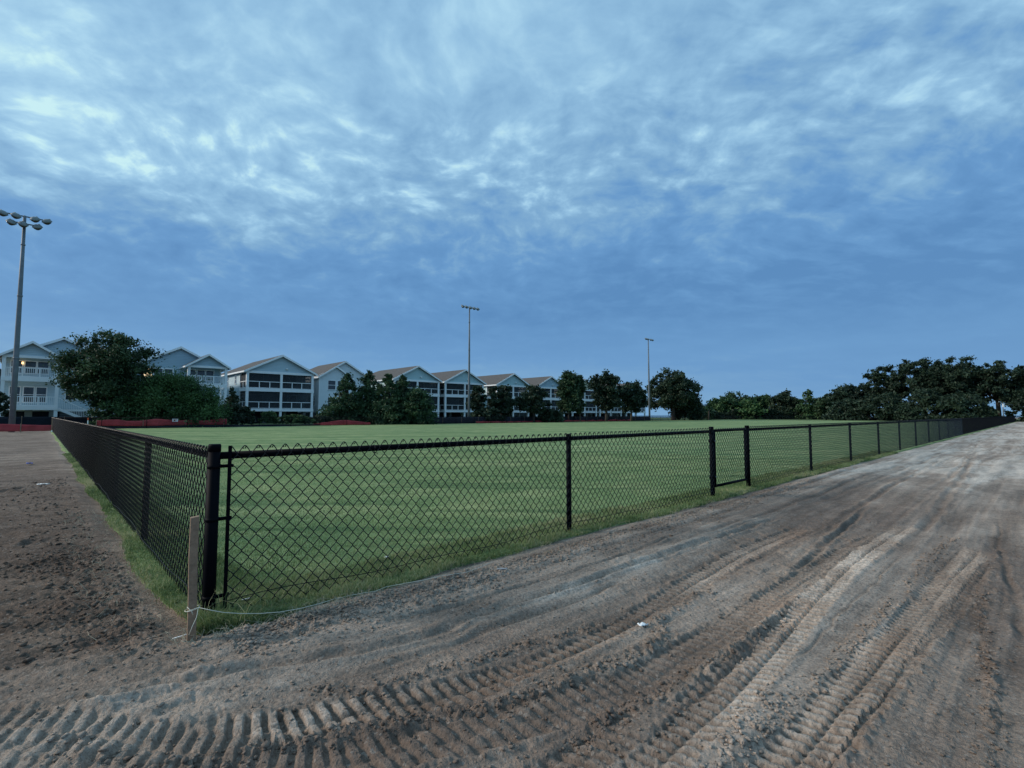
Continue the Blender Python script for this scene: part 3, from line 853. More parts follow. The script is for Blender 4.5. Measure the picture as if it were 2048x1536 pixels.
def run(name, label, origin, rz, posts, term, detail_n, side, group=None, start_bar=True, post_r=0.024, z1=0.915):
    """posts: list of x positions; term: indices that are thick terminal posts; side=+1 fabric on -Y local, -1 on +Y"""
    root = empty(name, (origin[0], origin[1], 0), rz); tag(root, label, 'fence', group)
    yo = -side * 0.0275
    n_post = None
    proto = {}
    for i, x in enumerate(posts):
        thick = i in term
        if thick is None: continue
        key = thick
        if key in proto:
            o = proto[key].copy(); COL.objects.link(o); o.location = (x, 0, 0)
        else:
            mb = MB(); post_mesh(mb, 0, 0, 0.0315 if thick else post_r, -0.25, 0.948 if thick else z1 + 0.012)
            if not thick: mb.tube([(-0.02, 0, 0.893), (0.02, 0, 0.893)], 0.0245, 12)
            o = mb.build('post', M_BLACK, root, True); o.location = (x, 0, 0); proto[key] = o
        o.parent = root
    mb = MB(); mb.tube([(posts[0] + 0.02, 0, 0.893), (posts[-1], 0, 0.893)], 0.0205, 14)
    mb.build('top_rail', M_BLACK, root, True)
    for i in range(len(posts) - 1):
        x0 = posts[i]; x1 = posts[i + 1]
        if i == 0 and start_bar: x0 += 0.072
        add_panel(root, x0, x1 - x0, i < detail_n, yo)
    if start_bar:
        mb = MB(); mb.box(posts[0] + 0.062, posts[0] + 0.080, yo - 0.004, yo + 0.004, 0.03, 0.948); mb.build('tension_bar', M_BLACK, root)
        for z in (0.835, 0.545, 0.125):
            brace_band(root, posts[0], z, 0.0315, 1, 0.094)
    z0 = 0.893; X = 0.0; mb = MB()
    mb.tube([(X - .006, yo - side * 0.004, z0 - 0.024), (X, yo - side * 0.006, z0 + .01), (X + .003, -side * 0.012, z0 + 0.0245), (X + .004, side * .02, z0 + .01), (X + .006, 0.004, z0 - 0.026), (X + .022, yo - side * .003, z0 - 0.036)], 0.0022, 5)
    t0 = mb.build('rail_tie', M_WIRE, root, True); X = posts[0] + 0.35; t0.location = (X, 0, 0); X += 0.61
    while X < min(posts[-1] - 0.1, posts[0] + 12):
        tt = t0.copy(); COL.objects.link(tt); tt.location = (X, 0, 0); X += 0.61
    # slack bottom wire
    mb = MB(); pts = []
    X = posts[0]
    while X < min(posts[-1], posts[0] + 40):
        pts.append((X, yo - side * 0.004, 0.075 + 0.018 * math.sin(X * 2.2 + 1) + 0.010 * math.sin(X * 5.1))); X += 0.15
    mb.tube(pts, 0.0024, 4); mb.build('bottom_wire', M_WIRE, root, True)
    return root

SPC = 2.97
# right-hand run, corner to gate
run('chain_link_fence', 'black chain link fence section between the thick corner post and the gate', CORNER, ANG,
    [0.0, 3.03, 6.08], (0, 2), 2, 1)
# beyond the gate
rp = [7.30]
rp.append(10.36)
while rp[-1] < 113: rp.append(rp[-1] + SPC)
run('chain_link_fence', 'long black chain link fence running from the gate to the far trees', CORNER, ANG,
    rp, (0,), 10, 1, start_bar=False)
# left-hand run
lp = [0.0, 2.25]
while lp[-1] < 46: lp.append(lp[-1] + 2.38)
lo = W(0, 0) + L * 0.055
run('chain_link_fence', 'black chain link fence running from the corner post towards the houses on the left', lo, ANG + math.pi / 2,
    lp, (), 99, -1, start_bar=False)

# the brace bands of the left run also clasp the corner post
# gate ------------------------------------------------------------------
def gate():
    o0 = W(6.08, 0)
    root = empty('chain_link_gate', (o0[0], o0[1], 0), ANG)
    tag(root, 'narrow black chain link gate hung between two thick posts in the fence', 'gate')
    a, b = 0.078, 1.142; zb, zt = 0.135, 0.900
    mb = MB(); mb.tube([(a, 0, zb), (a, 0, zt)], 0.0205, 12); mb.tube([(b, 0, zb), (b, 0, zt)], 0.0205, 12)
    mb.tube([(a, 0, zb), (b, 0, zb)], 0.0195, 12); mb.tube([(a, 0, zt), (b, 0, zt)], 0.0195, 12)
    mb.build('gate_frame', M_BLACK, root, True)
    V, F = wire_panel('m', b - a - 0.05, True, ztop=0.925, nh=18)
    o = npmesh('wire_mesh', V, F, M_WIRE, root, True); o.location = (a + 0.025, -0.024, 0)
    for z in (0.27, 0.76):
        m2 = MB(); m2.tube([(0, 0, z - .02), (0, 0, z + .02)], 0.040, 14); m2.box(0.03, 0.07, -0.02, 0.02, z - 0.014, z + 0.014)
        h_ = m2.build('hinge', M_BLACK, root, True)
        m3 = MB(); m3.tube([(0.012, -0.052, z), (0.012, -0.038, z)], 0.007, 8); m3.build('bolt', M_GALV, h_, True)
    m2 = MB(); m2.box(1.12, 1.20, -0.045, -0.02, 0.56, 0.585); m2.tube([(1.14, -0.05, 0.50), (1.14, -0.05, 0.62)], 0.008, 8); m2.build('latch', M_BLACK, root, False)
gate()

# back fence and far end fence
BL = 49.6
bp = [0.0]
while bp[-1] < 128: bp.append(bp[-1] + 3.0)
bo = W(0, BL)
run('chain_link_fence', 'black chain link fence along the far side of the field in front of the houses', bo, ANG, bp, (), 0, 1, start_bar=False)
pe = W(rp[-1], 0); pb = W(bp[-1], BL); dv = pb - pe; ln_ = math.hypot(*dv)
npo = int(ln_ / 3.0); fp_ = [i * ln_ / npo for i in range(npo + 1)]
run('chain_link_fence', 'low black chain link fence closing the far end of the field before the trees', pe, math.atan2(dv[1], dv[0]), fp_, (), 0, -1, start_bar=False)

# ------------------------------------------------------------------ silt fence and red safety fence
def cloth_fence(name, label, cat, pts, z0f, z1f, mat, stakes, stake_mat, thick=0.01, seed=0):
    root = empty(name, (pts[0][0], pts[0][1], 0)); tag(root, label, cat)
    P = []; 
    for a, b in zip(pts[:-1], pts[1:]):
        a = np.array(a); b = np.array(b); n = max(2, int(np.hypot(*(b - a)) / 0.22))
        for i in range(n): P.append(a + (b - a) * i / n)
    P.append(np.array(pts[-1])); P = np.array(P); n = len(P)
    s = np.concatenate([[0], np.cumsum(np.hypot(*np.diff(P, axis=0).T))])
    rows = 6
    nx = np.gradient(P[:, 1]); ny = -np.gradient(P[:, 0]); q = np.hypot(nx, ny) + 1e-9; nx /= q; ny /= q
    V = []
    for k in range(rows):
        t = k / (rows - 1)
        z = z0f(s) * (1 - t) + z1f(s) * t
        wv = 0.07 * fbm(s * 1.8, np.full(n, t * 1.5), 3, 600 + seed)
        V.append(np.stack([P[:, 0] + nx * wv - pts[0][0], P[:, 1] + ny * wv - pts[0][1], z], 1))
    V = np.concatenate(V)
    i, j = np.meshgrid(np.arange(rows - 1), np.arange(n - 1), indexing='ij')
    F = np.stack([i * n + j, i * n + j + 1, (i + 1) * n + j + 1, (i + 1) * n + j], -1).reshape(-1, 4)
    o = npmesh('fabric', V, F, mat, root, True)
    m = o.modifiers.new('t', 'SOLIDIFY'); m.thickness = thick
    k = 0.0
    while k < s[-1]:
        i = int(np.searchsorted(s, k)); i = min(i, n - 1)
        mb = MB(); x, y = P[i] - np.array(pts[0])
        mb.box(x - 0.02, x + 0.02, y - 0.05, y - 0.01, -0.2, float(z1f(s)[i]) + 0.06)
        mb.build('stake', stake_mat, root)
        k += stakes
    return root
def cr(u, l=BL):
    """position on the line l=const seen at column u"""
    q = (u - 1024) / FPX; base_ = W(0, l)
    r = (q * base_[1] - base_[0]) / (R[0] - q * R[1]); return W(r, l)
ztr = lambda s: 0.69 + 0.10 * np.sin(s * 1.9) * np.sin(s * 0.47) + 0.05 * fbm(s * 2, s * 0, 2, 71)
zlow = lambda s: 0.20 + 0.05 * fbm(s, s * 0, 2, 73)
cloth_fence('safety_fence', 'dark red plastic safety fence sagging between stakes below the leafy green tree', 'safety fence',
            [cr(196, BL + 0.5), cr(455, BL + 0.5)], zlow, ztr, M_RED, 3.1, M_WOOD, seed=1)
cloth_fence('safety_fence', 'dark red plastic safety fence behind the light pole at the left edge', 'safety fence',
            [G(-60, 866), G(108, 863.5)], lambda s: 0.06 + 0 * s, lambda s: 0.50 + 0.05 * np.sin(s * 1.3), M_RED, 2.2, M_WOOD, seed=2)
cloth_fence('safety_fence', 'slumped heap of red safety fence in front of the juniper clump', 'safety fence',
            [cr(628, BL + 0.4), cr(742, BL + 0.4)], lambda s: 0.04 + 0 * s, lambda s: 0.14 + 0.42 * np.exp(-((s - 3.5) / 2.6) ** 2) + 0.06 * fbm(s * 2, s * 0, 2, 5), M_RED, 30, M_WOOD, seed=3)
cloth_fence('safety_fence', 'low strip of red safety fence lying right of the juniper clump', 'safety fence',
            [cr(772, BL + 0.4), cr(842, BL + 0.4)], lambda s: 0.04 + 0 * s, lambda s: 0.20 + 0.10 * fbm(s * 2, s * 0, 2, 6), M_RED, 30, M_WOOD, seed=4)
cloth_fence('safety_fence', 'thin distant strip of red safety fence right of the middle floodlight pole', 'safety fence',
            [cr(952, BL + 0.3), cr(1262, BL + 0.3)], lambda s: 0.04 + 0 * s, lambda s: 0.24 + 0.14 * fbm(s * 1, s * 0, 2, 7), M_RED, 60, M_WOOD, seed=5)
cloth_fence('silt_fence', 'black silt fabric fence behind the far side fence under the row of houses', 'silt fence',
            [cr(846, BL + 0.9), cr(1300, BL + 0.9)], lambda s: 0 * s, lambda s: 0.84 + 0.05 * fbm(s * .7, s * 0, 2, 8), M_SILT, 3.0, M_WOOD, seed=6)
cloth_fence('silt_fence', 'low black silt fabric strip at the foot of the left red safety fence', 'silt fence',
            [cr(150, BL + 0.25), cr(640, BL + 0.25)], lambda s: 0 * s, lambda s: 0.17 + 0.06 * fbm(s * .7, s * 0, 2, 9), M_SILT, 60, M_WOOD, seed=7)
cloth_fence('silt_fence', 'black silt fabric fence below the raised porch of the leftmost house', 'silt fence',
            [G(-60, 857), G(206, 853)], lambda s: 0 * s, lambda s: 0.95 + 0.05 * fbm(s * .7, s * 0, 2, 10), M_SILT, 3.0, M_WOOD, seed=8)

def post_sign():
    p0 = cr(352, BL + 0.33)
    root = empty('notice_sign', (p0[0], p0[1], 0.52), ANG); tag(root, 'small white notice with faint red lettering hung on the red safety fence', 'sign')
    mb = MB(); mb.box(-0.22, 0.22, -0.006, 0.006, 0, 0.26); mb.build('board', M_PAPER, root)
    mb = MB(); mb.box(-0.15, 0.15, -0.010, -0.007, 0.15, 0.20); mb.box(-0.15, 0.10, -0.010, -0.007, 0.06, 0.09); mb.build('lettering', M_SIGNRED, root)
post_sign()

# ------------------------------------------------------------------ survey stake, twine and litter
def stake():
    p0 = G(382, 1289, -0.01); root = empty('wooden_stake', (p0[0], p0[1], 0), math.radians(36))
    tag(root, 'square weathered wooden survey stake standing in dirt by the corner post with twine round it', 'stake')
    hgt = 0.612; w = 0.0185
    mb = MB(); vs = []
    for z, sx, sy in ((-0.12, 0, 0), (0.2, .001, 0), (0.42, -.001, .001), (hgt, 0.002, 0)):
        for i, j in ((-1, -1), (1, -1), (1, 1), (-1, 1)): vs.append((i * w + sx, j * w + sy, z + (0.002 * i if z == hgt else 0)))
    fs = [(3, 2, 1, 0), (12, 13, 14, 15)]
    for k in range(3):
        for i in range(4): j = (i + 1) % 4; fs.append((k * 4 + i, k * 4 + j, k * 4 + 4 + j, k * 4 + 4 + i))
    mb.add(vs, fs); o = mb.build('shaft', M_WOOD, root, bevel=0.0015); o.rotation_euler = (0.0, math.radians(-0.6), 0)
    return p0
SP0 = stake()
def px_z(u, v, Y):  # point on the ray through u,v at depth Y
    return ((u - 1024) / (FPX * CP - (768 - v) * SP) * Y, Y, zat(v, Y))
def twine():
    mb = MB(); Y0 = SP0[1]; zt = zat(1217, Y0)
    c = [(SP0[0] + 0.027 * math.cos(a) * 1.15, SP0[1] + 0.027 * math.sin(a) * 1.15, zt + 0.006 * math.sin(a + 1)) for a in np.linspace(-2.4, 4.4, 22)]
    a0 = px_z(397, 1215, Y0 - 0.02)
    path = [(420, 1220, 2.48), (448, 1225, 2.52), (480, 1227, 2.56), (520, 1227, 2.60), (560, 1224, 2.66), (600, 1217, 2.74), (640, 1207, 2.83)]
    pts = c + [a0] + [px_z(*q) for q in path]
    for u, v in ((669, 1195), (700, 1189), (729, 1186), (750, 1180), (773, 1171), (811, 1164), (845, 1158), (880, 1153), (934, 1142), (962, 1131), (985, 1122)):
        q = G(u, v, 0.02); pts.append((q[0], q[1], max(gz(*q), 0.0) + 0.012))
    mb.tube(pts, 0.0017, 5)
    tail = [px_z(397, 1215, Y0 - 0.02), px_z(393, 1235, Y0 - 0.035), px_z(385, 1252, Y0 - 0.05), px_z(378, 1270, Y0 - 0.05)]
    mb.tube(tail, 0.0016, 5); mb.tube([px_z(374, 1214, Y0 - .03), px_z(383, 1222, Y0 - .035), px_z(386, 1230, Y0 - .03)], 0.0016, 5)
    o = mb.build('twine', M_STRING, None, True); tag(o, 'pale twine tied round the wooden stake and trailing along the turf edge', 'string')
twine()
def bit(name, label, cat, u, v, sx, sy, sz, rot, mat, z=None, crumple=0.35):
    q = G(u, v, 0.02); zz_ = (gz(*q) if z is None else z)
    nx, ny = 7, 5; V = []; 
    rs = np.random.default_rng(int(u * 7 + v))
    for j in range(ny):
        for i in range(nx):
            a = (i / (nx - 1) - .5); b = (j / (ny - 1) - .5)
            V.append((a * sx * (1 + .3 * (rs.random() - .5)), b * sy * (1 + .4 * (rs.random() - .5)), sz * (0.3 + crumple * 2 * rs.random())))
    i, j = np.meshgrid(np.arange(ny - 1), np.arange(nx - 1), indexing='ij')
    F = np.stack([i * nx + j, i * nx + j + 1, (i + 1) * nx + j + 1, (i + 1) * nx + j], -1).reshape(-1, 4)
    o = npmesh(name, np.array(V), F, mat); o.location = (q[0], q[1], zz_ + 0.004); o.rotation_euler = (0, 0, rot)
    m = o.modifiers.new('t', 'SOLIDIFY'); m.thickness = min(0.004, sz * .5)
    tag(o, label, cat)
bit('litter_scrap', 'crumpled white scrap lying in the caterpillar tread marks', 'litter', 1285, 1240, 0.045, 0.03, 0.018, 0.4, M_PAPER)
bit('litter_scrap', 'flat white scrap on the dirt bank left of the fence', 'litter', 87, 967, 0.16, 0.05, 0.02, 0.1, M_PAPER)
bit('litter_scrap', 'small blue scrap on the dirt bank at the left edge', 'litter', 59, 929, 0.10, 0.09, 0.05, 0.8, M_BLUEBIT)
bit('white_stick', 'short white stick lying at the turf edge beyond the gate', 'stick', 1728, 915, 0.20, 0.035, 0.03, -0.5, M_PAPER)
bit('white_sliver', 'thin white plastic sliver on dirt just left of the wooden stake', 'litter', 359, 1262, 0.075, 0.008, 0.004, 0.95, M_PAPER)
bit('litter_scrap', 'tiny white scrap on the grass behind the first fence panel', 'litter', 773, 1119, 0.025, 0.02, 0.012, 0.2, M_PAPER, z=0.03)
bit('litter_scrap', 'broken white sliver in the grass under the wire beside the corner post', 'litter', 492, 1203, 0.05, 0.008, 0.004, 0.75, M_PAPER, z=0.03)
bit('flat_stone', 'flat grey stone half buried at the turf edge', 'stone', 1004, 1132, 0.075, 0.022, 0.010, 0.1, M_CONC)

def marker(u, v, Y, zt, label, top):
    x = at(u, Y); root = empty('marker_stake', (x, Y, 0)); tag(root, label, 'stake')
    mb = MB(); mb.box(-0.02, 0.02, -0.02, 0.02, -0.1, zt); mb.build('shaft', M_WOOD if not top else M_PAPER, root)
    mb = MB(); mb.box(-0.026, 0.026, -0.026, 0.026, (zt - 0.16) if top else 0.0, zt + 0.01 if top else 0.12); mb.build('tape', M_ORANGE if top else M_PAPER, root)
marker(178, 845, 34, 0.92, 'white marker stake with orange top just behind the left fence', True)
marker(107, 850, 33, 0.85, 'thin wooden marker stake with white foot at the end of the left fence', False)

# ------------------------------------------------------------------ FLOODLIGHT POLES
def lamp_head(parent, x, y, z, yaw, s=1.0):
    root = MB()
    # hooded reflector: a deep bowl tilted down and outward, with a visor lip
    n = 16; prof = [(0.0, 0.16), (0.10, 0.155), (0.19, 0.12), (0.25, 0.05), (0.29, -0.03)]
    vs = []; fs = []
    tilt = math.radians(30)
    def tr(px_, py_, pz_):
        yy = py_ * math.cos(tilt) - pz_ * math.sin(tilt); zz2 = py_ * math.sin(tilt) + pz_ * math.cos(tilt)
        cx, sx_ = math.cos(yaw), math.sin(yaw)
        return (x + (px_ * cx - yy * sx_) * s, y + (px_ * sx_ + yy * cx) * s, z + zz2 * s)
    for (rr_, zz_) in prof:
        for k in range(n):
            a = 2 * math.pi * k / n
            ext = 1 + 0.28 * max(0, -math.sin(a)) * (rr_ / 0.29)
            vs.append(tr(rr_ * math.cos(a), rr_ * math.sin(a) * ext, zz_))
    for i in range(len(prof) - 1):
        for k in range(n):
            k2 = (k + 1) % n; fs.append((i * n + k, i * n + k2, (i + 1) * n + k2, (i + 1) * n + k))
    root.add(vs, fs)
    o = root.build('lamp_head', M_LAMP, parent, True)
    m = o.modifiers.new('t', 'SOLIDIFY'); m.thickness = 0.012
    b = MB(); b.tube([tr(0, -0.02, -0.02), tr(0, -0.03, -0.13), tr(0, -0.03, -0.22)], [0.27 * s, 0.22 * s, 0.09 * s], 14); b.build('lens', M_LAMPIN, o, True)
    b = MB(); b.tube([tr(0, 0.12, 0.05), tr(0, 0.34, 0.08)], [0.09 * s, 0.07 * s], 10); b.build('ballast', M_LAMP, o, True)
    return o
def light_pole(u, Y, H, rb, rt, arms, label, s=1.0):
    x = at(u, Y); root = empty('light_pole', (x, Y, 0), ANG); tag(root, label, 'floodlight', 'floodlight poles round the field')
    mb = MB(); mb.tube([(0, 0, -0.3), (0, 0, H * 0.33), (0, 0, H * 0.66), (0, 0, H)], [rb, rb * .8 + rt * .2, rb * .45 + rt * .55, rt], 16)
    mb.build('pole', M_GALV, root, True)
    mb = MB(); mb.tube([(0, 0, H * .62), (0, 0, H * .62 + .10)], rb * .45 + rt * .55 + 0.025, 12); mb.tube([(0, 0, H * .33), (0, 0, H * .33 + .12)], rb * .8 + rt * .2 + .02, 12)
    mb.tube([(0, 0, H * .86), (0, 0, H * .86 + .08)], rt + 0.04, 12)
    mb.build('collar', M_GALV, root, True)
    for z, x0, x1, heads in arms:
        mb = MB(); mb.bar((x0, 0, z), (x1, 0, z), 0.07, 0.07); mb.build('crossarm', M_GALV, root)
        for hx, yw in heads: lamp_head(root, hx, -0.25, z - 0.12, yw, s)
    return root
light_pole(27, 33.5, 14.75, 0.165, 0.085, [
    (14.7, -0.95, 0.95, [(-1.05, 0.5), (-0.42, 0.35), (0.52, -0.3), (1.12, -0.55)]),
    (14.2, -0.70, 0.62, [(-0.62, 0.4), (-0.05, 0.2), (0.66, -0.35)])],
    'nearest floodlight pole with two rows of lamps, at the left edge of the photo', 0.95)
light_pole(938, 69, 16.25, 0.17, 0.08, [
    (16.15, -1.25, 1.25, [(-1.35, 0.3), (-0.70, 0.2), (0.0, 0.0), (0.65, -0.2), (1.30, -0.3)])],
    'floodlight pole with one row of five lamps in the middle of the far side', 0.92)
light_pole(1298.5, 100, 16.5, 0.19, 0.09, [
    (16.4, -1.25, 1.25, [(-1.2, 0.3), (-0.55, 0.2), (0.55, -0.2), (1.2, -0.3)])],
    'most distant floodlight pole with small lamp row beside the lone oak', 0.9)

# small post with box and lamp by the far end of the right fence
def utility_post():
    Y = 84; x = at(2005, Y); root = empty('utility_post', (x, Y, 0)); tag(root, 'thin white post with box and curved arm at the far end of the dirt road', 'post')
    mb = MB(); mb.tube([(0, 0, 0), (0, 0, 3.1)], 0.07, 10); mb.build('pole', M_GALV, root, True)
    mb = MB(); mb.box(-0.14, 0.06, -0.2, -0.075, 2.45, 3.0); mb.build('box', M_WHITE, root)
    mb = MB(); mb.tube([(0, 0, 3.0), (0.5, 0, 3.1), (1.2, 0, 2.9), (1.7, 0, 2.75)], 0.03, 8); mb.build('arm', M_GALV, root, True)
    mb = MB(); mb.tube([(-0.6, 0, 3.25), (-0.6, 0, 3.42)], [0.12, 0.08], 10); mb.tube([(0, 0, 3.05), (-0.6, 0, 3.35)], 0.02, 6); mb.build('lamp', M_LAMP, root, True)
utility_post()

# ------------------------------------------------------------------ HOUSES
def win(parent, x0, x1, z0, z1, y, face='front', lit=False, cols=1):
    """double-hung window with white frame proud of the wall; face front: plane y; face left: plane x=y value"""
    f = 0.09
    mb = MB(); gl = MB()
    def bx(m, a0, a1, b0, b1, d0, d1):
        if face == 'front': m.box(a0, a1, y - d1, y - d0, b0, b1)
        else: m.box(y - d1, y - d0, a0, a1, b0, b1)
    bx(mb, x0 - f, x0, z0 - f, z1 + f, 0.003, 0.06); bx(mb, x1, x1 + f, z0 - f, z1 + f, 0.003, 0.06)
    bx(mb, x0, x1, z1, z1 + f, 0.003, 0.06); bx(mb, x0, x1, z0 - f, z0, 0.003, 0.07)
    zm = (z0 + z1) / 2
    bx(mb, x0, x1, zm - 0.03, zm + 0.03, 0.003, 0.045)
    fr = mb.build('window', M_WHITE, parent)
    bx(gl, x0, x1, z0, zm - 0.03, 0.002, 0.02); bx(gl, x0, x1, zm + 0.03, z1, 0.002, 0.02)
    gl.build('pane', M_LITWIN if lit else M_GLASS, fr)
    return fr

def gable_roof(parent, x0, x1, y0, y1, ze, zp, hip_back=False, oh=0.38, th=0.16, name='roof'):
    xm = (x0 + x1) / 2; hw = (x1 - x0) / 2
    sl = (zp - ze) / hw
    xa, xb = x0 - oh, x1 + oh; za = ze - sl * oh
    ya = y0 - 0.30; yb = y1 + 0.30
    yr = (y1 - hw) if hip_back else yb
    mb = MB()
    top = [(xa, ya, za), (xm, ya, zp), (xm, yr, zp), (xa, yb, za), (xb, ya, za), (xb, yb, za)]
    up = [(a, b, c + th) for a, b, c in top]
    v = top + up; o = 6
    fs = [(o, o + 1, o + 2, o + 3), (o + 1, o + 4, o + 5, o + 2), (3, 2, 1, 0), (2, 5, 4, 1), (0, 1, o + 1, o), (1, 4, o + 4, o + 1),
          (0, o, o + 3, 3), (4, 5, o + 5, o + 4)]
    if hip_back: fs += [(o + 3, o + 2, o + 5), (3, 5, 2), (3, o + 3, o + 5, 5)]
    else: fs += [(3, o + 3, o + 2, 2), (2, o + 2, o + 5, 5)]
    mb.add(v, fs)
    rf = mb.build(name, M_ROOF, parent)
    # white rake boards and eave fascia
    tb = MB(); yf = ya - 0.02
    for s_, xx in ((-1, xa), (1, xb)):
        a = [(xx, za - 0.10), (xm, zp - 0.10), (xm, zp + th + .004), (xx, za + th + .004)]
        vs = [(p_[0], yf - 0.03, p_[1]) for p_ in a] + [(p_[0], yf + 0.017, p_[1]) for p_ in a]
        tb.add(vs, [(0, 1, 2, 3), (7, 6, 5, 4), (0, 4, 5, 1), (1, 5, 6, 2), (2, 6, 7, 3), (3, 7, 4, 0)])
        xx0, xx1 = (xx - 0.03, xx - 0.003) if s_ < 0 else (xx + 0.003, xx + 0.03)
        tb.box(xx0, xx1, ya, yb, za - 0.06, za + th - 0.02)
    tb.build('rake_trim', M_WHITE, rf)
    return rf
def gable_wall(mb, x0, x1, ze, zp, y0, y1):
    xm = (x0 + x1) / 2
    v = [(x0, y0, ze), (x1, y0, ze), (xm, y0, zp), (x0, y1, ze), (x1, y1, ze), (xm, y1, zp)]
    mb.add(v, [(0, 1, 2), (5, 4, 3), (0, 3, 4, 1), (1, 4, 5, 2), (2, 5, 3, 0)])

def railing(parent, x0, x1, y, z, hgt=0.95, pick=False, posts=2, along='x'):
    mb = MB()
    def bx(a0, a1, z0, z1, t=0.04):
        if along == 'x': mb.box(a0, a1, y - t, y + t, z0, z1)
        else: mb.box(y - t, y + t, a0, a1, z0, z1)
    bx(x0, x1, z + hgt - 0.05, z + hgt + 0.03, 0.05)
    bx(x0, x1, z + 0.08, z + 0.15, 0.03)
    for i in range(1, posts + 1):
        xx = x0 + (x1 - x0) * i / (posts + 1); bx(xx - 0.045, xx + 0.045, z + 0.15, z + hgt - 0.05)
    if pick:
        n = int((x1 - x0) / 0.14)
        for i in range(1, n):
            xx = x0 + (x1 - x0) * i / n; bx(xx - 0.02, xx + 0.02, z + 0.15, z + hgt - 0.05, 0.02)
    return mb.build('railing', M_WHITE, parent)

def place(r, l): return W(r, l)

def porch_house(name, label, r, l, wall, Wd=8.8, D=17.4, zd=1.75, z2=4.50, zt=6.90, zp=9.15, windows=True, group='raised houses with double screened porches'):
    p0 = place(r, l); root = empty(name, (p0[0], p0[1], 0), ANG); tag(root, label, 'house', group)
    PD = 3.0
    mb = MB(); mb.box(0.02, Wd - 0.02, PD, D, zd - 0.1, zt)
    gable_wall(mb, 0.02, Wd - 0.02, zt + 0.02, zp - 0.08, 0.10, PD + 0.5)
    wl = mb.build('wall', M_SIDE[wall], root)
    gable_roof(root, 0, Wd, 0, D, zt + 0.05, zp, hip_back=True)
    # deck slabs and beams
    mb = MB()
    mb.box(0.0, Wd, 0.02, PD - 0.003, zd - 0.05, zd + 0.16); mb.box(-0.03, Wd + 0.03, -0.03, 0.017, zd - 0.14, zd + 0.19); mb.box(-0.03, -0.003, 0.02, PD, zd - 0.12, zd + 0.17)
    mb.build('lower_deck', M_WHITE, root)
    mb = MB()
    mb.box(0.0, Wd, 0.02, PD - 0.003, z2 - 0.15, z2 + 0.12); mb.box(-0.03, Wd + 0.03, -0.03, 0.017, z2 - 0.25, z2 + 0.17); mb.box(-0.03, -0.003, 0.02, PD, z2 - 0.22, z2 + 0.15)
    mb.build('upper_deck', M_WHITE, root)
    mb = MB(); mb.box(-0.03, Wd + 0.03, -0.03, 0.08, zt - 0.26, zt + 0.04); mb.box(-0.03, 0.05, 0.083, PD, zt - 0.22, zt + 0.0); mb.build('frieze_beam', M_WHITE, root)
    cx = [0.17, Wd / 2, Wd - 0.17]
    for x in cx:
        mb = MB(); mb.box(x - 0.15, x + 0.15, 0.025, 0.30, -0.2, zd - 0.16); mb.box(x - 0.15, x + 0.15, -0.01, 0.28, zd + 0.19, z2 - 0.25); mb.box(x - 0.15, x + 0.15, -0.01, 0.28, z2 + 0.17, zt - 0.26)
        mb.build('porch_post', M_WHITE, root)
    # side return: corner post where porch meets house
    mb = MB(); mb.box(-0.02, 0.16, PD - 0.16, PD - 0.004, zd + 0.17, zt - 0.22); mb.build('corner_board', M_WHITE, root)
    for z, zz1 in ((zd + 0.16, z2 - 0.25), (z2 + 0.12, zt - 0.26)):
        for k in range(2):
            a, b = cx[k] + 0.15, cx[k + 1] - 0.15
            railing(root, a, b, 0.11, z, 0.95)
            mb = MB(); mb.box(a, b, 0.18, 0.19, z + 0.01, zz1); mb.build('porch_screen', M_SCREEN, root)
        railing(root, 0.30, PD - 0.17, 0.07, z, 0.95, posts=1, along='y')
        mb = MB(); mb.box(0.10, 0.11, 0.29, PD - 0.17, z + 0.01, zz1); mb.build('porch_screen', M_SCREEN, root)
        for a, b in ((1.2, 2.9), (5.3, 6.2), (6.6, 7.5)):
            win(root, a, b, z + (0.15 if a < 2 else 0.75), z + 2.0, PD)
    # pilings, recess
    for x in (0.2, Wd * .36, Wd * .66, Wd - 0.25):
        mb = MB(); mb.box(x - 0.2, x + 0.2, PD - 0.4, PD, -0.2, zd - 0.1); mb.build('piling', M_CONC, root)
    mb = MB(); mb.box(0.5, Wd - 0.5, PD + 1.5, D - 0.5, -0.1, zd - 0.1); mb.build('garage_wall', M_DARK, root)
    mb = MB(); mb.box(0.04, 0.30, PD + 0.1, D - 0.1, -0.1, zd - 0.1); mb.build('foundation', M_BLOCK, root)
    mb = MB(); mb.tube([(Wd / 2 + 0.15 * Wd / 2, 0.09, zt + 0.55), (Wd / 2 + 0.15 * Wd / 2, -0.10, zt + 0.48)], [0.10, 0.15], 10); mb.build('flood_lamp', M_PAPER, root, True)
    if windows:
        win(root, 8.6, 9.3, z2 + 0.75, z2 + 2.05, 0.02, 'left'); win(root, 4.6, 5.2, z2 + 0.9, z2 + 2.0, 0.02, 'left')
        win(root, 4.4, 5.1, zd + 0.75, zd + 2.15, 0.02, 'left'); win(root, 9.6, 10.3, zd + 0.75, zd + 2.15, 0.02, 'left')
    return root

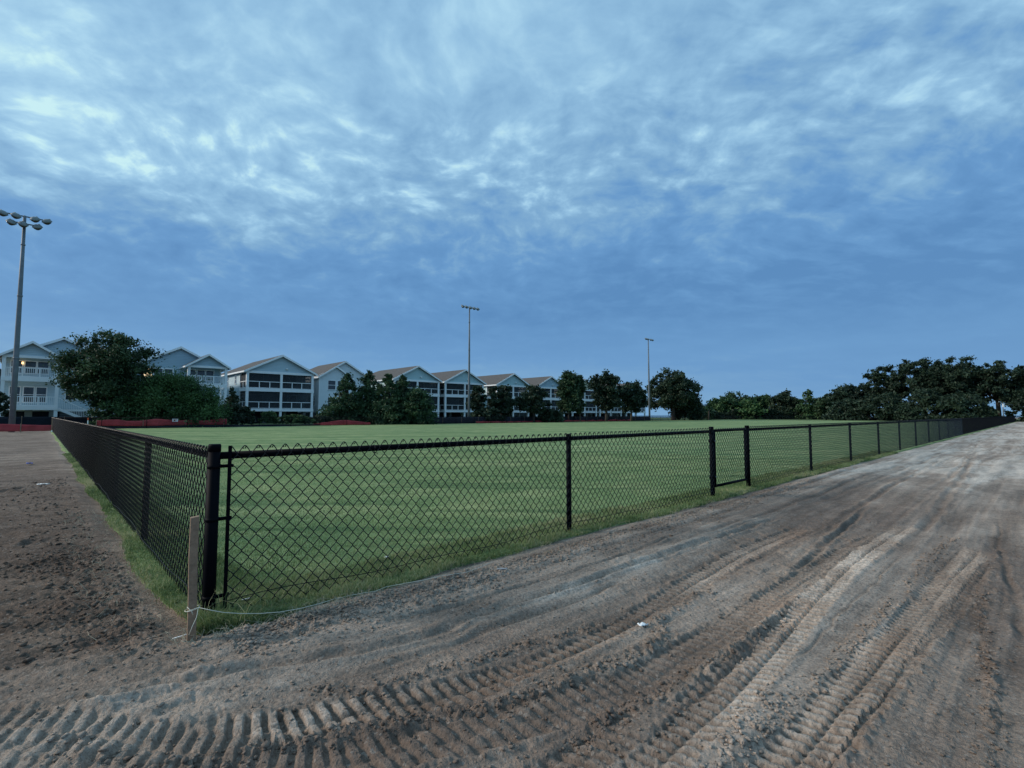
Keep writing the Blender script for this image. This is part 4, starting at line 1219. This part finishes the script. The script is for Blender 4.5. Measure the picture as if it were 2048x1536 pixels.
# row line through the peaks: facade centre of the third house
HROW_C = np.array([at(562, 68), 68.0]); hr0, hl0 = RL(*HROW_C)
Wd = 8.8
porch_house('porch_house', 'large pale house with four dark screened porch bays fully in view', hr0 - Wd / 2, hl0, 'blue')
specs = [
    (835, 'teal', 'pale blue gabled porch house just behind the right end of the juniper clump'),
    (930, 'teal', 'teal gabled porch house directly behind the middle floodlight pole'),
    (1027, 'teal', 'teal gabled house right of the middle floodlight pole with trees hiding its lower porch'),
    (1102, 'grey', 'blue gabled house left of the tall narrow tree with its right porch bays showing'),
    (1170, 'cream', 'cream yellow gabled house seen between the tall narrow tree and the dense dark tree'),
    (1222, 'blue', 'gabled house almost hidden behind the dense dark tree'),
    (1272, 'teal', 'farthest teal gabled house beside the last floodlight pole'),
]
for u, wl_, lab in specs:
    q = (u - 1024) / FPX
    r = (q * HROW_C[1] - HROW_C[0]) / (R[0] - q * R[1])
    porch_house('porch_house', lab, hr0 + r - Wd / 2, hl0, wl_, windows=(u < 1000))

def plain_house():
    """the narrower white house without a porch"""
    r = hr0 + 5.9; l = hl0 + 2.0; Wd2 = 8.0; D = 14.0; zt = 6.9; zp = 9.2; zd = 1.5
    p0 = place(r, l); root = empty('gabled_house', (p0[0], p0[1], 0), ANG)
    tag(root, 'white sided gabled house without porch, its front partly hidden by the juniper clump', 'house')
    mb = MB(); mb.box(0, Wd2, 0, D, zd, zt); gable_wall(mb, 0, Wd2, zt + .003, zp - .08, 0.003, 0.6); mb.box(-0.25, 4.7, -0.8, -0.003, zd + .01, zt - 0.25); gable_wall(mb, -0.25, 4.7, zt - 0.247, zt + 1.35, -0.797, -0.01)
    mb.build('wall', M_SIDE['white'], root)
    gable_roof(root, 0, Wd2, 0, D, zt, zp, hip_back=True, oh=0.3)
    gable_roof(root, -0.25, 4.7, -0.8, 2.0, zt - 0.2, zt + 1.4, oh=0.25, name='porch_roof')
    mb = MB()
    for x in (-0.28, 4.58): mb.box(x, x + 0.15, -0.84, -0.803, zd, zt - 0.3)
    mb.box(-0.3, 4.75, -0.85, -0.80, zd - 0.15, zd + 0.1); mb.build('corner_board', M_WHITE, root)
    for a, b in ((1.1, 2.2), (2.55, 3.65)):
        win(root, a, b, 4.9, 6.2, -0.8); win(root, a, b, 2.3, 3.7, -0.8)
    for y0, z0 in ((1.2, 2.6), (5.0, 2.6), (7.6, 3.2)): win(root, y0, y0 + 0.7, z0, z0 + 1.4, 0.0, 'left')
    mb = MB(); mb.box(0.05, Wd2 - 0.05, 0.05, D - 0.05, -0.1, zd); mb.box(0.2, 4.4, -0.7, 0.04, -0.1, zd); mb.build('foundation', M_BLOCK, root)
plain_house()

def ell_house(name, label, peak_u, mirror, wall, stairs, lit):
    q = (peak_u - 1024) / FPX
    r = hr0 + (q * HROW_C[1] - HROW_C[0]) / (R[0] - q * R[1]) - Wd / 2
    p0 = place(r, hl0); root = empty(name, (p0[0], p0[1], 0), ANG); tag(root, label, 'house')
    zd, z2, zt, zp = 1.85, 4.65, 6.90, 9.2
    D = 15.0; PW = 4.1; PY = 3.0
    px0, px1 = (Wd - PW, Wd) if mirror else (0.0, PW)
    mb = MB(); mb.box(0.0, Wd, 0.0, D, zd - 0.1, zt); gable_wall(mb, 0, Wd, zt + .003, zp - .08, 0.003, 0.6)
    gable_wall(mb, px0, px1, zt + 0.05, zt + 1.28, -PY + 0.10, -0.01)
    mb.build('wall', M_SIDE[wall], root)
    gable_roof(root, 0, Wd, 0, D, zt, zp, hip_back=True)
    gable_roof(root, px0, px1, -PY, 2.6, zt + 0.03, zt + 1.36, name='porch_roof', oh=0.32, th=0.13)
    for z, nm in ((zd, 'lower_deck'), (z2, 'upper_deck')):
        mb = MB(); mb.box(px0, px1, -PY + 0.02, -0.003, z - 0.05, z + 0.12); mb.box(px0 - 0.03, px1 + 0.03, -PY - 0.03, -PY + 0.017, z - 0.24, z + 0.15); mb.build(nm, M_WHITE, root)
        railing(root, px0 + 0.2, px1 - 0.2, -PY + 0.1, z + 0.1, 0.98, pick=True, posts=2)
        railing(root, -PY + 0.22, -0.05, px0 + 0.08 if not mirror else px1 - .08, z + 0.1, 0.98, pick=True, posts=0, along='y')
    mb = MB(); mb.box(px0 - 0.03, px1 + 0.03, -PY - 0.03, -PY + 0.08, zt - 0.2, zt + 0.04); mb.box(px0 - .03, px0 + .05, -PY + .083, -0.01, zt - 0.2, zt); mb.box(px1 - .05, px1 + .03, -PY + .083, -0.01, zt - .2, zt); mb.build('frieze_beam', M_WHITE, root)
    for x in (px0 + 0.12, px1 - 0.12):
        mb = MB(); mb.box(x - 0.14, x + 0.14, -PY + 0.02, -PY + 0.26, -0.2, zd - 0.052); mb.box(x - 0.14, x + 0.14, -PY + 0.0, -PY + 0.26, zd + 0.15, z2 - 0.24); mb.box(x - 0.14, x + 0.14, -PY, -PY + 0.26, z2 + 0.15, zt - 0.2)
        mb.build('porch_post', M_WHITE, root)
    xs = [px0 + 0.55, px0 + 1.55, px0 + 2.5]
    for k, a in enumerate(xs):
        win(root, a, a + 0.78, z2 + 0.75, z2 + 1.95, 0.0); win(root, a, a + 0.72, zd + 0.6, zd + 2.1, 0.0)
    ox = (px1 + 0.65) if not mirror else 0.9
    for k in range(3):
        win(root, ox + k * 1.0, ox + k * 1.0 + 0.78, zd + 0.9, zd + 2.35, 0.0)
        if mirror: win(root, ox + k * 1.0, ox + k * 1.0 + 0.78, z2 + 0.85, z2 + 1.9, 0.0, lit=(k == 0 and lit))
    # corner boards
    mb = MB()
    for x in (-0.03, Wd - 0.13): mb.box(x, x + 0.16, -0.03, -0.004, zd, zt - 0.02)
    mb.box(-0.03, Wd + 0.03, -0.034, -0.003, zd - 0.35, zd - 0.12); mb.build('corner_board', M_WHITE, root)
    for x in (px0 + 1.5, px0 + 1.75):
        pass
    for x, y in ((px0 + 2.0, -1.2), (px0 + 0.3, -0.4), (px1 - 0.3, -0.4)):
        mb = MB(); mb.box(x - 0.28, x + 0.28, y - 0.28, y + 0.28, -0.1, zd - 0.06); mb.build('piling', M_CONC, root)
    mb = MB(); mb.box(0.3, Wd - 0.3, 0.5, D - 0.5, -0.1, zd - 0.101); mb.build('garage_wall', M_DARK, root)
    if not mirror:
        mb = MB()
        for k in range(9): mb.box(px1 + 0.25, Wd, 0.20, 0.24, 0.1 + k * 0.17, 0.2 + k * 0.17)
        mb.build('louvre_panel', M_BLOCK, root)
    if lit and not mirror:
        mb = MB()
        lx, lz = (px0 + 1.35, z2 + 1.75) if not mirror else (px0 + 0.1, z2 + 1.9)
        mb.tube([(lx, -0.18, lz - 0.11), (lx, -0.18, lz + 0.11)], 0.075, 10)
        lb = mb.build('porch_lamp', M_LIT, root, True)
        m2 = MB(); m2.box(lx - .05, lx + .05, -0.10, -0.003, lz + 0.05, lz + 0.15); m2.build('bracket', M_GALV, lb)
    if stairs:
        st = empty('staircase', (0, 0, 0)); st.parent = root
        x0_, x1_ = px1 + 0.05, px1 + 3.3; n = 11; y0_, y1_ = -PY + 0.1, -PY + 1.1
        mb = MB()
        for k in range(n):
            xx = x0_ + (x1_ - x0_) * k / n; zz_ = zd + 0.05 - (zd - 0.1) * (k + 1) / n
            mb.box(xx, xx + 0.30, y0_, y1_, zz_ - 0.04, zz_)
        mb.build('tread', M_WHITE, st)
        mb = MB(); mb.bar((x0_, y0_, zd - 0.1), (x1_, y0_, 0.05), 0.05, 0.26); mb.bar((x0_, y1_, zd - 0.1), (x1_, y1_, 0.05), 0.05, 0.26); mb.build('stringer', M_WHITE, st)
        mb = MB(); mb.bar((x0_, y0_, zd + 1.0), (x1_, y0_, 1.05), 0.08, 0.08); mb.box(x1_ - .06, x1_ + .06, y0_ - .06, y0_ + .06, 0, 1.1)
        for k in range(24):
            t = (k + .5) / 24; xx = x0_ + (x1_ - x0_) * t; zb_ = zd - 0.05 - (zd - 0.1) * t
            mb.box(xx - .018, xx + .018, y0_ - .018, y0_ + .018, zb_, zb_ + 1.05)
        mb.build('railing', M_WHITE, st)
    return root
ell_house('gabled_house', 'leftmost pale house with two white balustraded porches and an outside staircase', 122, False, 'blue', True, True)
ell_house('gabled_house', 'grey blue gabled house behind the big leafy green tree, small porch gable at right', 357, True, 'grey', False, True)

def edge_house():
    root = empty('gabled_house', (at(-62, 66), 66, 0), ANG); tag(root, 'sliver of a low pale gabled house cut off by the left edge of the photo', 'house')
    mb = MB(); mb.box(-3, 4.2, 0, 6, 0, 4.1); gable_wall(mb, -3, 4.2, 4.103, 5.9, 0.003, .5); mb.build('wall', M_SIDE['white'], root)
    gable_roof(root, -3, 4.2, 0, 6, 4.1, 6.0)
edge_house()

# ------------------------------------------------------------------ TREES
def leaves(name, C, S, colr, mat, parent, flat=0.0, droop=0.0, rs=RNG):
    n = len(C)
    a = rs.normal(size=(n, 3)); a[:, 2] *= (1 - flat); a[:, 2] -= droop; a /= np.linalg.norm(a, axis=1)[:, None]
    b = rs.normal(size=(n, 3)); b -= a * np.sum(a * b, 1)[:, None]; b /= np.linalg.norm(b, axis=1)[:, None]
    a = a * S[:, None]; b = b * S[:, None] * 0.55
    V = np.stack([C - a, C + b, C + a, C - b], 1).reshape(-1, 3)
    F = np.arange(4 * n).reshape(n, 4)
    return npmesh(name, V, F, mat, parent, color=np.repeat(colr, 4)[:, None] * np.ones((1, 3)))

def tree(name, label, cat, u, Y, w, ytop, ybot, style='round', mat='dark', n=9000, trunk=True, leaf=None, depth=None, seed=None, group=None, clusters=None, gap=0.0, lean=0.0, wind=0.0):
    """w width in metres; crown from height ybot(px)->ytop(px)"""
    x = at(u, Y); ztop = zat(ytop, Y); zb = max(zat(ybot, Y), 0.0) if ybot else 0.0
    rs = np.random.default_rng(seed if seed else int(u * 13 + Y * 7))
    root = empty(name, (x, Y, 0), rs.random() * 0.3); tag(root, label, cat, group)
    H = ztop - zb; rx = w / 2; ry = (depth or w * 0.9) / 2
    K = int((clusters or int(26 + w * 5)) * 1.6)
    leaf = leaf or 0.0024 * Y; n = int(n * 1.25)
    cs = []; cr_ = []
    tries = 0
    while len(cs) < K and tries < 20000:
        tries += 1
        v = rs.normal(size=3); v /= np.linalg.norm(v); rad = rs.random() ** 0.42
        t = 0.5 + 0.5 * v[2] * rad
        if style == 'cone' or style == 'spire':
            t = rs.random() ** 1.25; wid = (1 - t) ** 0.75 * (0.85 + .3 * rs.random()) * min(1, 0.55 + 3 * t); a = rs.random() * 6.28; q = rs.random() ** .45
            pos = (math.cos(a) * q * wid * rx, math.sin(a) * q * wid * ry, zb + t * H * 0.93); r_ = 0.17 * w * (1 - 0.72 * t) * (0.6 + 0.6 * rs.random())
        elif style == 'dome':
            t = rs.random(); wid = math.sqrt(max(0, 1 - t ** 2.6)); a = rs.random() * 6.28; q = rs.random() ** .45
            pos = (math.cos(a) * q * wid * rx * .93, math.sin(a) * q * wid * ry * .93, zb + t * H * 0.90); r_ = min(0.12 * w, 0.20 * H) * (0.6 + .6 * rs.random())
        elif style == 'spread':
            t = 0.5 + 0.5 * v[2] * rad
            if t < 0.22: continue
            pos = (v[0] * rad * rx * .92, v[1] * rad * ry * .92, zb + H * (t * .92)); r_ = 0.058 * w * (0.5 + 1.0 * rs.random())
        elif style == 'column':
            t = rs.random(); wid = math.sin(math.pi * min(0.97, 0.12 + t * 0.85)) ** 0.6; a = rs.random() * 6.28; q = rs.random() ** .5
            pos = (math.cos(a) * q * wid * rx * .85, math.sin(a) * q * wid * ry * .85, zb + t * H * .93); r_ = 0.20 * w * (0.5 + .6 * rs.random())
        else:
            pos = (v[0] * rad * rx * .88, v[1] * rad * ry * .88, zb + H * (0.06 + t * .88)); r_ = 0.10 * w * (0.5 + .8 * rs.random())
        if gap and rs.random() < gap * (0.5 + 0.5 * math.sin(pos[0] * 1.7 + pos[2] * 2.1 + u)): continue
        cs.append(pos); cr_.append(r_)
    cs = np.array(cs); cr_ = np.array(cr_)
    wgt = cr_ ** 2; wgt = wgt / wgt.sum()
    idx = rs.choice(len(cs), n, p=wgt)
    v = rs.normal(size=(n, 3)); v /= np.linalg.norm(v, axis=1)[:, None]
    rad = np.minimum(np.abs(rs.normal(0, 0.60, n)), 1.3)
    an = 0.65 + 0.8 * rs.random((len(cs), 3)); P = cs[idx] + v * (rad * cr_[idx])[:, None] * an[idx] * np.array([1.0, 1.0, 0.72])
    if style == 'dome' and 'willow' in name or mat == 'bright': P[:, 2] -= 0.25 * rs.random(n) ** 2
    P[:, 2] = np.clip(P[:, 2], 0.02, None)
    P[:, 0] += lean * (P[:, 2] - zb)
    cc = np.clip(0.48 + 0.20 * rs.normal(size=n) + (rs.random(len(cs))[idx] - .5) * 0.75, 0, 1)
    S = leaf * (0.6 + 0.8 * rs.random(n))
    leaves('crown', P, S, cc, M_LEAF[mat], root, rs=rs)
    if trunk:
        mb = MB(); tr = max(0.10, w * 0.030)
        fork = zb + H * 0.22 if style not in ('cone', 'spire') else zb + H * 0.7
        mb.tube([(0, 0, -0.2), (0.03 * w * .3, 0, fork * .5), (lean * H * .2, 0, fork)], [tr * 1.3, tr, tr * .8], 8)
        for k in rs.choice(len(cs), min(9, len(cs)), replace=False):
            c = cs[k]; m = ((c[0]) * .45, c[1] * .45, fork + (c[2] - fork) * .45 + .1)
            z0 = min(fork * .9, c[2]) 
            mb.tube([(0, 0, fork * 0.92), m, tuple(c)], [tr * .5, tr * .32, tr * .1], 5)
        mb.build('trunk', M_BARK, root, True)
    return root

def wpx(px_, Y): return px_ * Y / 1000.0
GB = 'trees and shrubs behind the far fence'
# left, beside and in front of the houses
tree('oak_tree', 'big dark round oak between the two leftmost houses', 'tree', 218, 46.5, wpx(176, 46.5), 658, 822, 'round', 'dark', 46000, clusters=120, group=GB)
tree('leafy_tree', 'wide bright green leafy tree mass low in front of the grey blue house', 'tree', 338, 47.5, wpx(236, 47.5), 744, 853, 'dome', 'bright', 70000, depth=5.5, clusters=170, trunk=False, leaf=0.085, group=GB)
tree('leafy_shrub', 'green shrub below the big oak, left of the wide bright leafy tree', 'shrub', 238, 46.0, wpx(96, 46.0), 768, 852, 'dome', 'mid', 17000, depth=4.0, clusters=60, trunk=False, leaf=0.105, group=GB)
tree('small_tree', 'thin airy small tree in front of the side wall of the large screened porch house', 'tree', 464, 53, wpx(50, 53), 768, 838, 'cone', 'oak', 4200, leaf=0.11, clusters=60, group=GB)
tree('tree', 'dark tree behind the left edge of the leftmost house', 'tree', -2, 62, wpx(42, 62), 722, 835, 'round', 'deep', 8000, group=GB)
tree('shrub', 'dark low shrub at the left edge of the photo below the cut off house', 'shrub', 0, 45, wpx(44, 45), 782, 845, 'dome', 'deep', 6000, trunk=False, group=GB)
tree('shrub', 'dark shrub just left of the large screened porch house at fence level', 'shrub', 478, 50.5, wpx(60, 50), 808, 846, 'dome', 'deep', 6500, trunk=False, group=GB)
tree('shrub', 'round green shrub in front of the left bay under the large screened porch', 'shrub', 538, 54, wpx(38, 54), 823, 845, 'dome', 'mid', 4000, trunk=False, group=GB)
tree('hedge', 'long low hedge in front of the large screened porch house', 'hedge', 588, 56, wpx(96, 56), 830, 845, 'dome', 'mid', 7000, trunk=False, depth=2, clusters=60, group=GB)
tree('shrub', 'dark low bush under the white gabled house between hedge and junipers', 'shrub', 640, 57, wpx(60, 57), 832, 846, 'dome', 'deep', 5000, trunk=False, group=GB)
for i, (u, w_, yt, n_, lab) in enumerate([
    (694, 74, 741, 15000, 'leftmost pointed juniper of the clump hiding the white house'),
    (738, 76, 735, 17000, 'tall pointed juniper second from the left in the clump'),
    (776, 66, 739, 14000, 'pointed juniper third from the left in the clump'),
    (806, 62, 744, 13000, 'pointed juniper fourth from the left in the clump'),
    (834, 56, 775, 10000, 'rounded lower juniper at the right end of the clump')]):
    Y = 60.5 + (i % 2) * 1.2
    tree('juniper_tree', lab, 'tree', u, Y, wpx(w_ * 1.35, Y), yt, 848, 'spire' if i < 4 else 'dome', 'juniper', n_, clusters=95, group=GB)
for u, w_, yt, Y, lab in [
    (955, 42, 768, 73, 'slim dark tree touching the middle floodlight pole on its right'),
    (1003, 62, 766, 75, 'loose dark tree between the middle floodlight pole and the round bushy tree'),
    (1067, 76, 769, 76, 'round bushy dark tree in front of the blue gabled house')]:
    tree('broadleaf_tree', lab, 'tree', u, Y, wpx(w_, Y), yt, 838, 'round', 'deep', 11000, clusters=60, gap=0.15, group=GB)
tree('shrub', 'low dark shrub beside the base of the middle floodlight pole', 'shrub', 975, 72, wpx(70, 72), 815, 842, 'dome', 'deep', 6000, trunk=False, group=GB)
tree('shrub', 'low dark shrub right of the round bushy tree', 'shrub', 1100, 78, wpx(60, 78), 818, 842, 'dome', 'oak', 5000, trunk=False, group=GB)
tree('column_tree', 'tall narrow tree on a bare trunk in front of the cream house', 'tree', 1137, 82, wpx(50, 82), 741, 822, 'column', 'dark', 9500, clusters=60, gap=0.2, group=GB)
tree('column_tree', 'slimmer twin just right of the tall narrow tree', 'tree', 1160, 83, wpx(28, 83), 748, 822, 'column', 'dark', 4500, clusters=34, gap=0.2, group=GB)
tree('broadleaf_tree', 'dense dark tree standing right of the cream house', 'tree', 1212, 87, wpx(72, 87), 738, 826, 'round', 'deep', 15000, clusters=70, group=GB)
tree('broadleaf_tree', 'sloping dark tree between the dense dark tree and the last floodlight pole', 'tree', 1262, 91, wpx(64, 91), 757, 832, 'round', 'deep', 12000, clusters=60, group=GB)
tree('oak_tree', 'lone spreading oak with sky showing through its branches right of the last floodlight pole', 'tree', 1345, 106, wpx(122, 106), 731, 833, 'spread', 'oak', 24000, clusters=150, gap=0.35, leaf=0.24, group=GB)
tree('oak_shrub', 'dark lower foliage at the foot of the lone spreading oak', 'shrub', 1372, 108, wpx(70, 108), 785, 836, 'dome', 'deep', 9000, trunk=False, group=GB)

def palm():
    Y = 112; x = at(1417, Y); root = empty('palm_tree', (x, Y, 0)); tag(root, 'small fan palm between the lone oak and the far tree line', 'palm', GB)
    h = zat(812, Y); mb = MB(); mb.tube([(0, 0, -.1), (0.05, 0, h)], [0.22, 0.17], 8); mb.build('trunk', M_BARK, root, True)
    V = []; F = []
    for k in range(34):
        a = random.uniform(0, 6.28); e = random.uniform(-0.5, 1.3); ln = random.uniform(1.2, 1.9)
        p_ = [(0, 0, h)]
        for t in (0.5, 1.0):
            p_.append((math.cos(a) * math.cos(e) * ln * t, math.sin(a) * math.cos(e) * ln * t, h + math.sin(e) * ln * t - 0.5 * t * t))
        sx, sy = -math.sin(a) * .22, math.cos(a) * .22
        b = len(V); V += [p_[0], (p_[1][0] + sx, p_[1][1] + sy, p_[1][2]), p_[2], (p_[1][0] - sx, p_[1][1] - sy, p_[1][2])]; F.append((b, b + 1, b + 2, b + 3))
    npmesh('crown', np.array(V), np.array(F), M_LEAF['mid'], root, color=np.full((len(V), 3), 0.4))
palm()
for i, (u, w_, yt, Y, m_, st_, lab) in enumerate([
    (1400, 50, 812, 118, 'dark', 'dome', 'low dark bush just right of the lone oak'),
    (1450, 62, 792, 133, 'mid', 'round', 'green tree at the left end of the far tree line'),
    (1474, 84, 778, 138, 'dark', 'round', 'broad flat topped dark tree in the far tree line'),
    (1497, 60, 800, 130, 'bright', 'dome', 'low lighter green tree in front of the broad flat topped one'),
    (1527, 46, 787, 136, 'mid', 'round', 'small tree right of the broad flat topped tree'),
    (1570, 60, 781, 132, 'oak', 'round', 'grey green tree in the middle of the far tree line'),
    (1590, 40, 792, 137, 'deep', 'round', 'small dark tree behind the grey green one'),
    (1618, 64, 776, 128, 'mid', 'cone', 'pointed green tree left of the big dark oaks'),
    (1650, 44, 790, 124, 'dark', 'round', 'small dark tree tucked against the big dark oaks')]):
    tree('far_tree', lab, 'tree', u, Y, wpx(w_ * 1.1, Y), yt, 840, st_, m_, 9000, clusters=55, group='tree line beyond the far end of the field')
for u, w_, yt, Y, m_, n_, gp, lab in [
    (1706, 92, 766, 112, 'deep', 14000, 0.0, 'sloping dark oak at the left of the big tree group'),
    (1772, 86, 716, 106, 'deep', 11000, 0.55, 'tall ragged dark oak with an open crown'),
    (1848, 108, 703, 99, 'deep', 19000, 0.25, 'tall dark oak left of the highest crown'),
    (1915, 108, 703, 94, 'deep', 22000, 0.1, 'tallest rounded dark oak above the end of the right fence'),
    (1995, 118, 710, 90, 'deep', 21000, 0.25, 'spreading dark oak at the right edge with sky through its branches'),
    (2068, 80, 736, 88, 'deep', 14000, 0.0, 'dark tree cut off by the right edge of the photo')]:
    tree('oak_tree', lab, 'tree', u, Y, wpx(w_ * 1.06, Y), yt, 826, 'spread', m_, n_, clusters=130, gap=gp, group='big dark trees at the end of the dirt road')
for u, w_, yt, Y, lab in [
    (1700, 100, 800, 105, 'dark understorey bush below the sloping oak'),
    (1775, 110, 786, 100, 'dark understorey bush below the ragged open oak'),
    (1850, 110, 778, 93, 'dark understorey bush below the oak left of the highest crown'),
    (1920, 90, 785, 88, 'dark understorey bush behind the end of the right fence'),
    (1968, 50, 812, 86, 'small dark bush between fence end and thin white post'),
    (2052, 70, 775, 86, 'dark bush at the right edge behind the end of the dirt road')]:
    tree('bush', lab, 'bush', u, Y, wpx(w_, Y), yt, 846, 'dome', 'deep', 12000, trunk=False, clusters=60, group='big dark trees at the end of the dirt road')
# low scrub band beyond the far fence: reads as one mass
def scrub():
    n = 26000; rs = np.random.default_rng(99)
    r = 60 + 130 * rs.random(n); 
    u = 1395 + 300 * rs.random(n); Y = 128 + 6 * rs.random(n)
    x = (u - 1024) / 1000 * Y; z = rs.random(n) ** 1.3 * (1.6 + 1.2 * np.sin(u * .05) ** 2)
    leaves('scrub', np.stack([x, Y, z], 1), np.full(n, .32) * (0.6 + .8 * rs.random(n)), np.clip(.35 + .2 * rs.normal(size=n), 0, 1), M_LEAF['deep'], None, rs=rs)
    tag(bpy.context.scene.objects['scrub'], 'dark scrub growing beyond the far end fence under the tree line', 'scrub', kind='stuff')
scrub()

for o in COL.objects:
    if o.parent is None and o.get('label') and not 4 <= len(o['label'].split()) <= 16: print('LABEL LENGTH', len(o['label'].split()), o['label'])
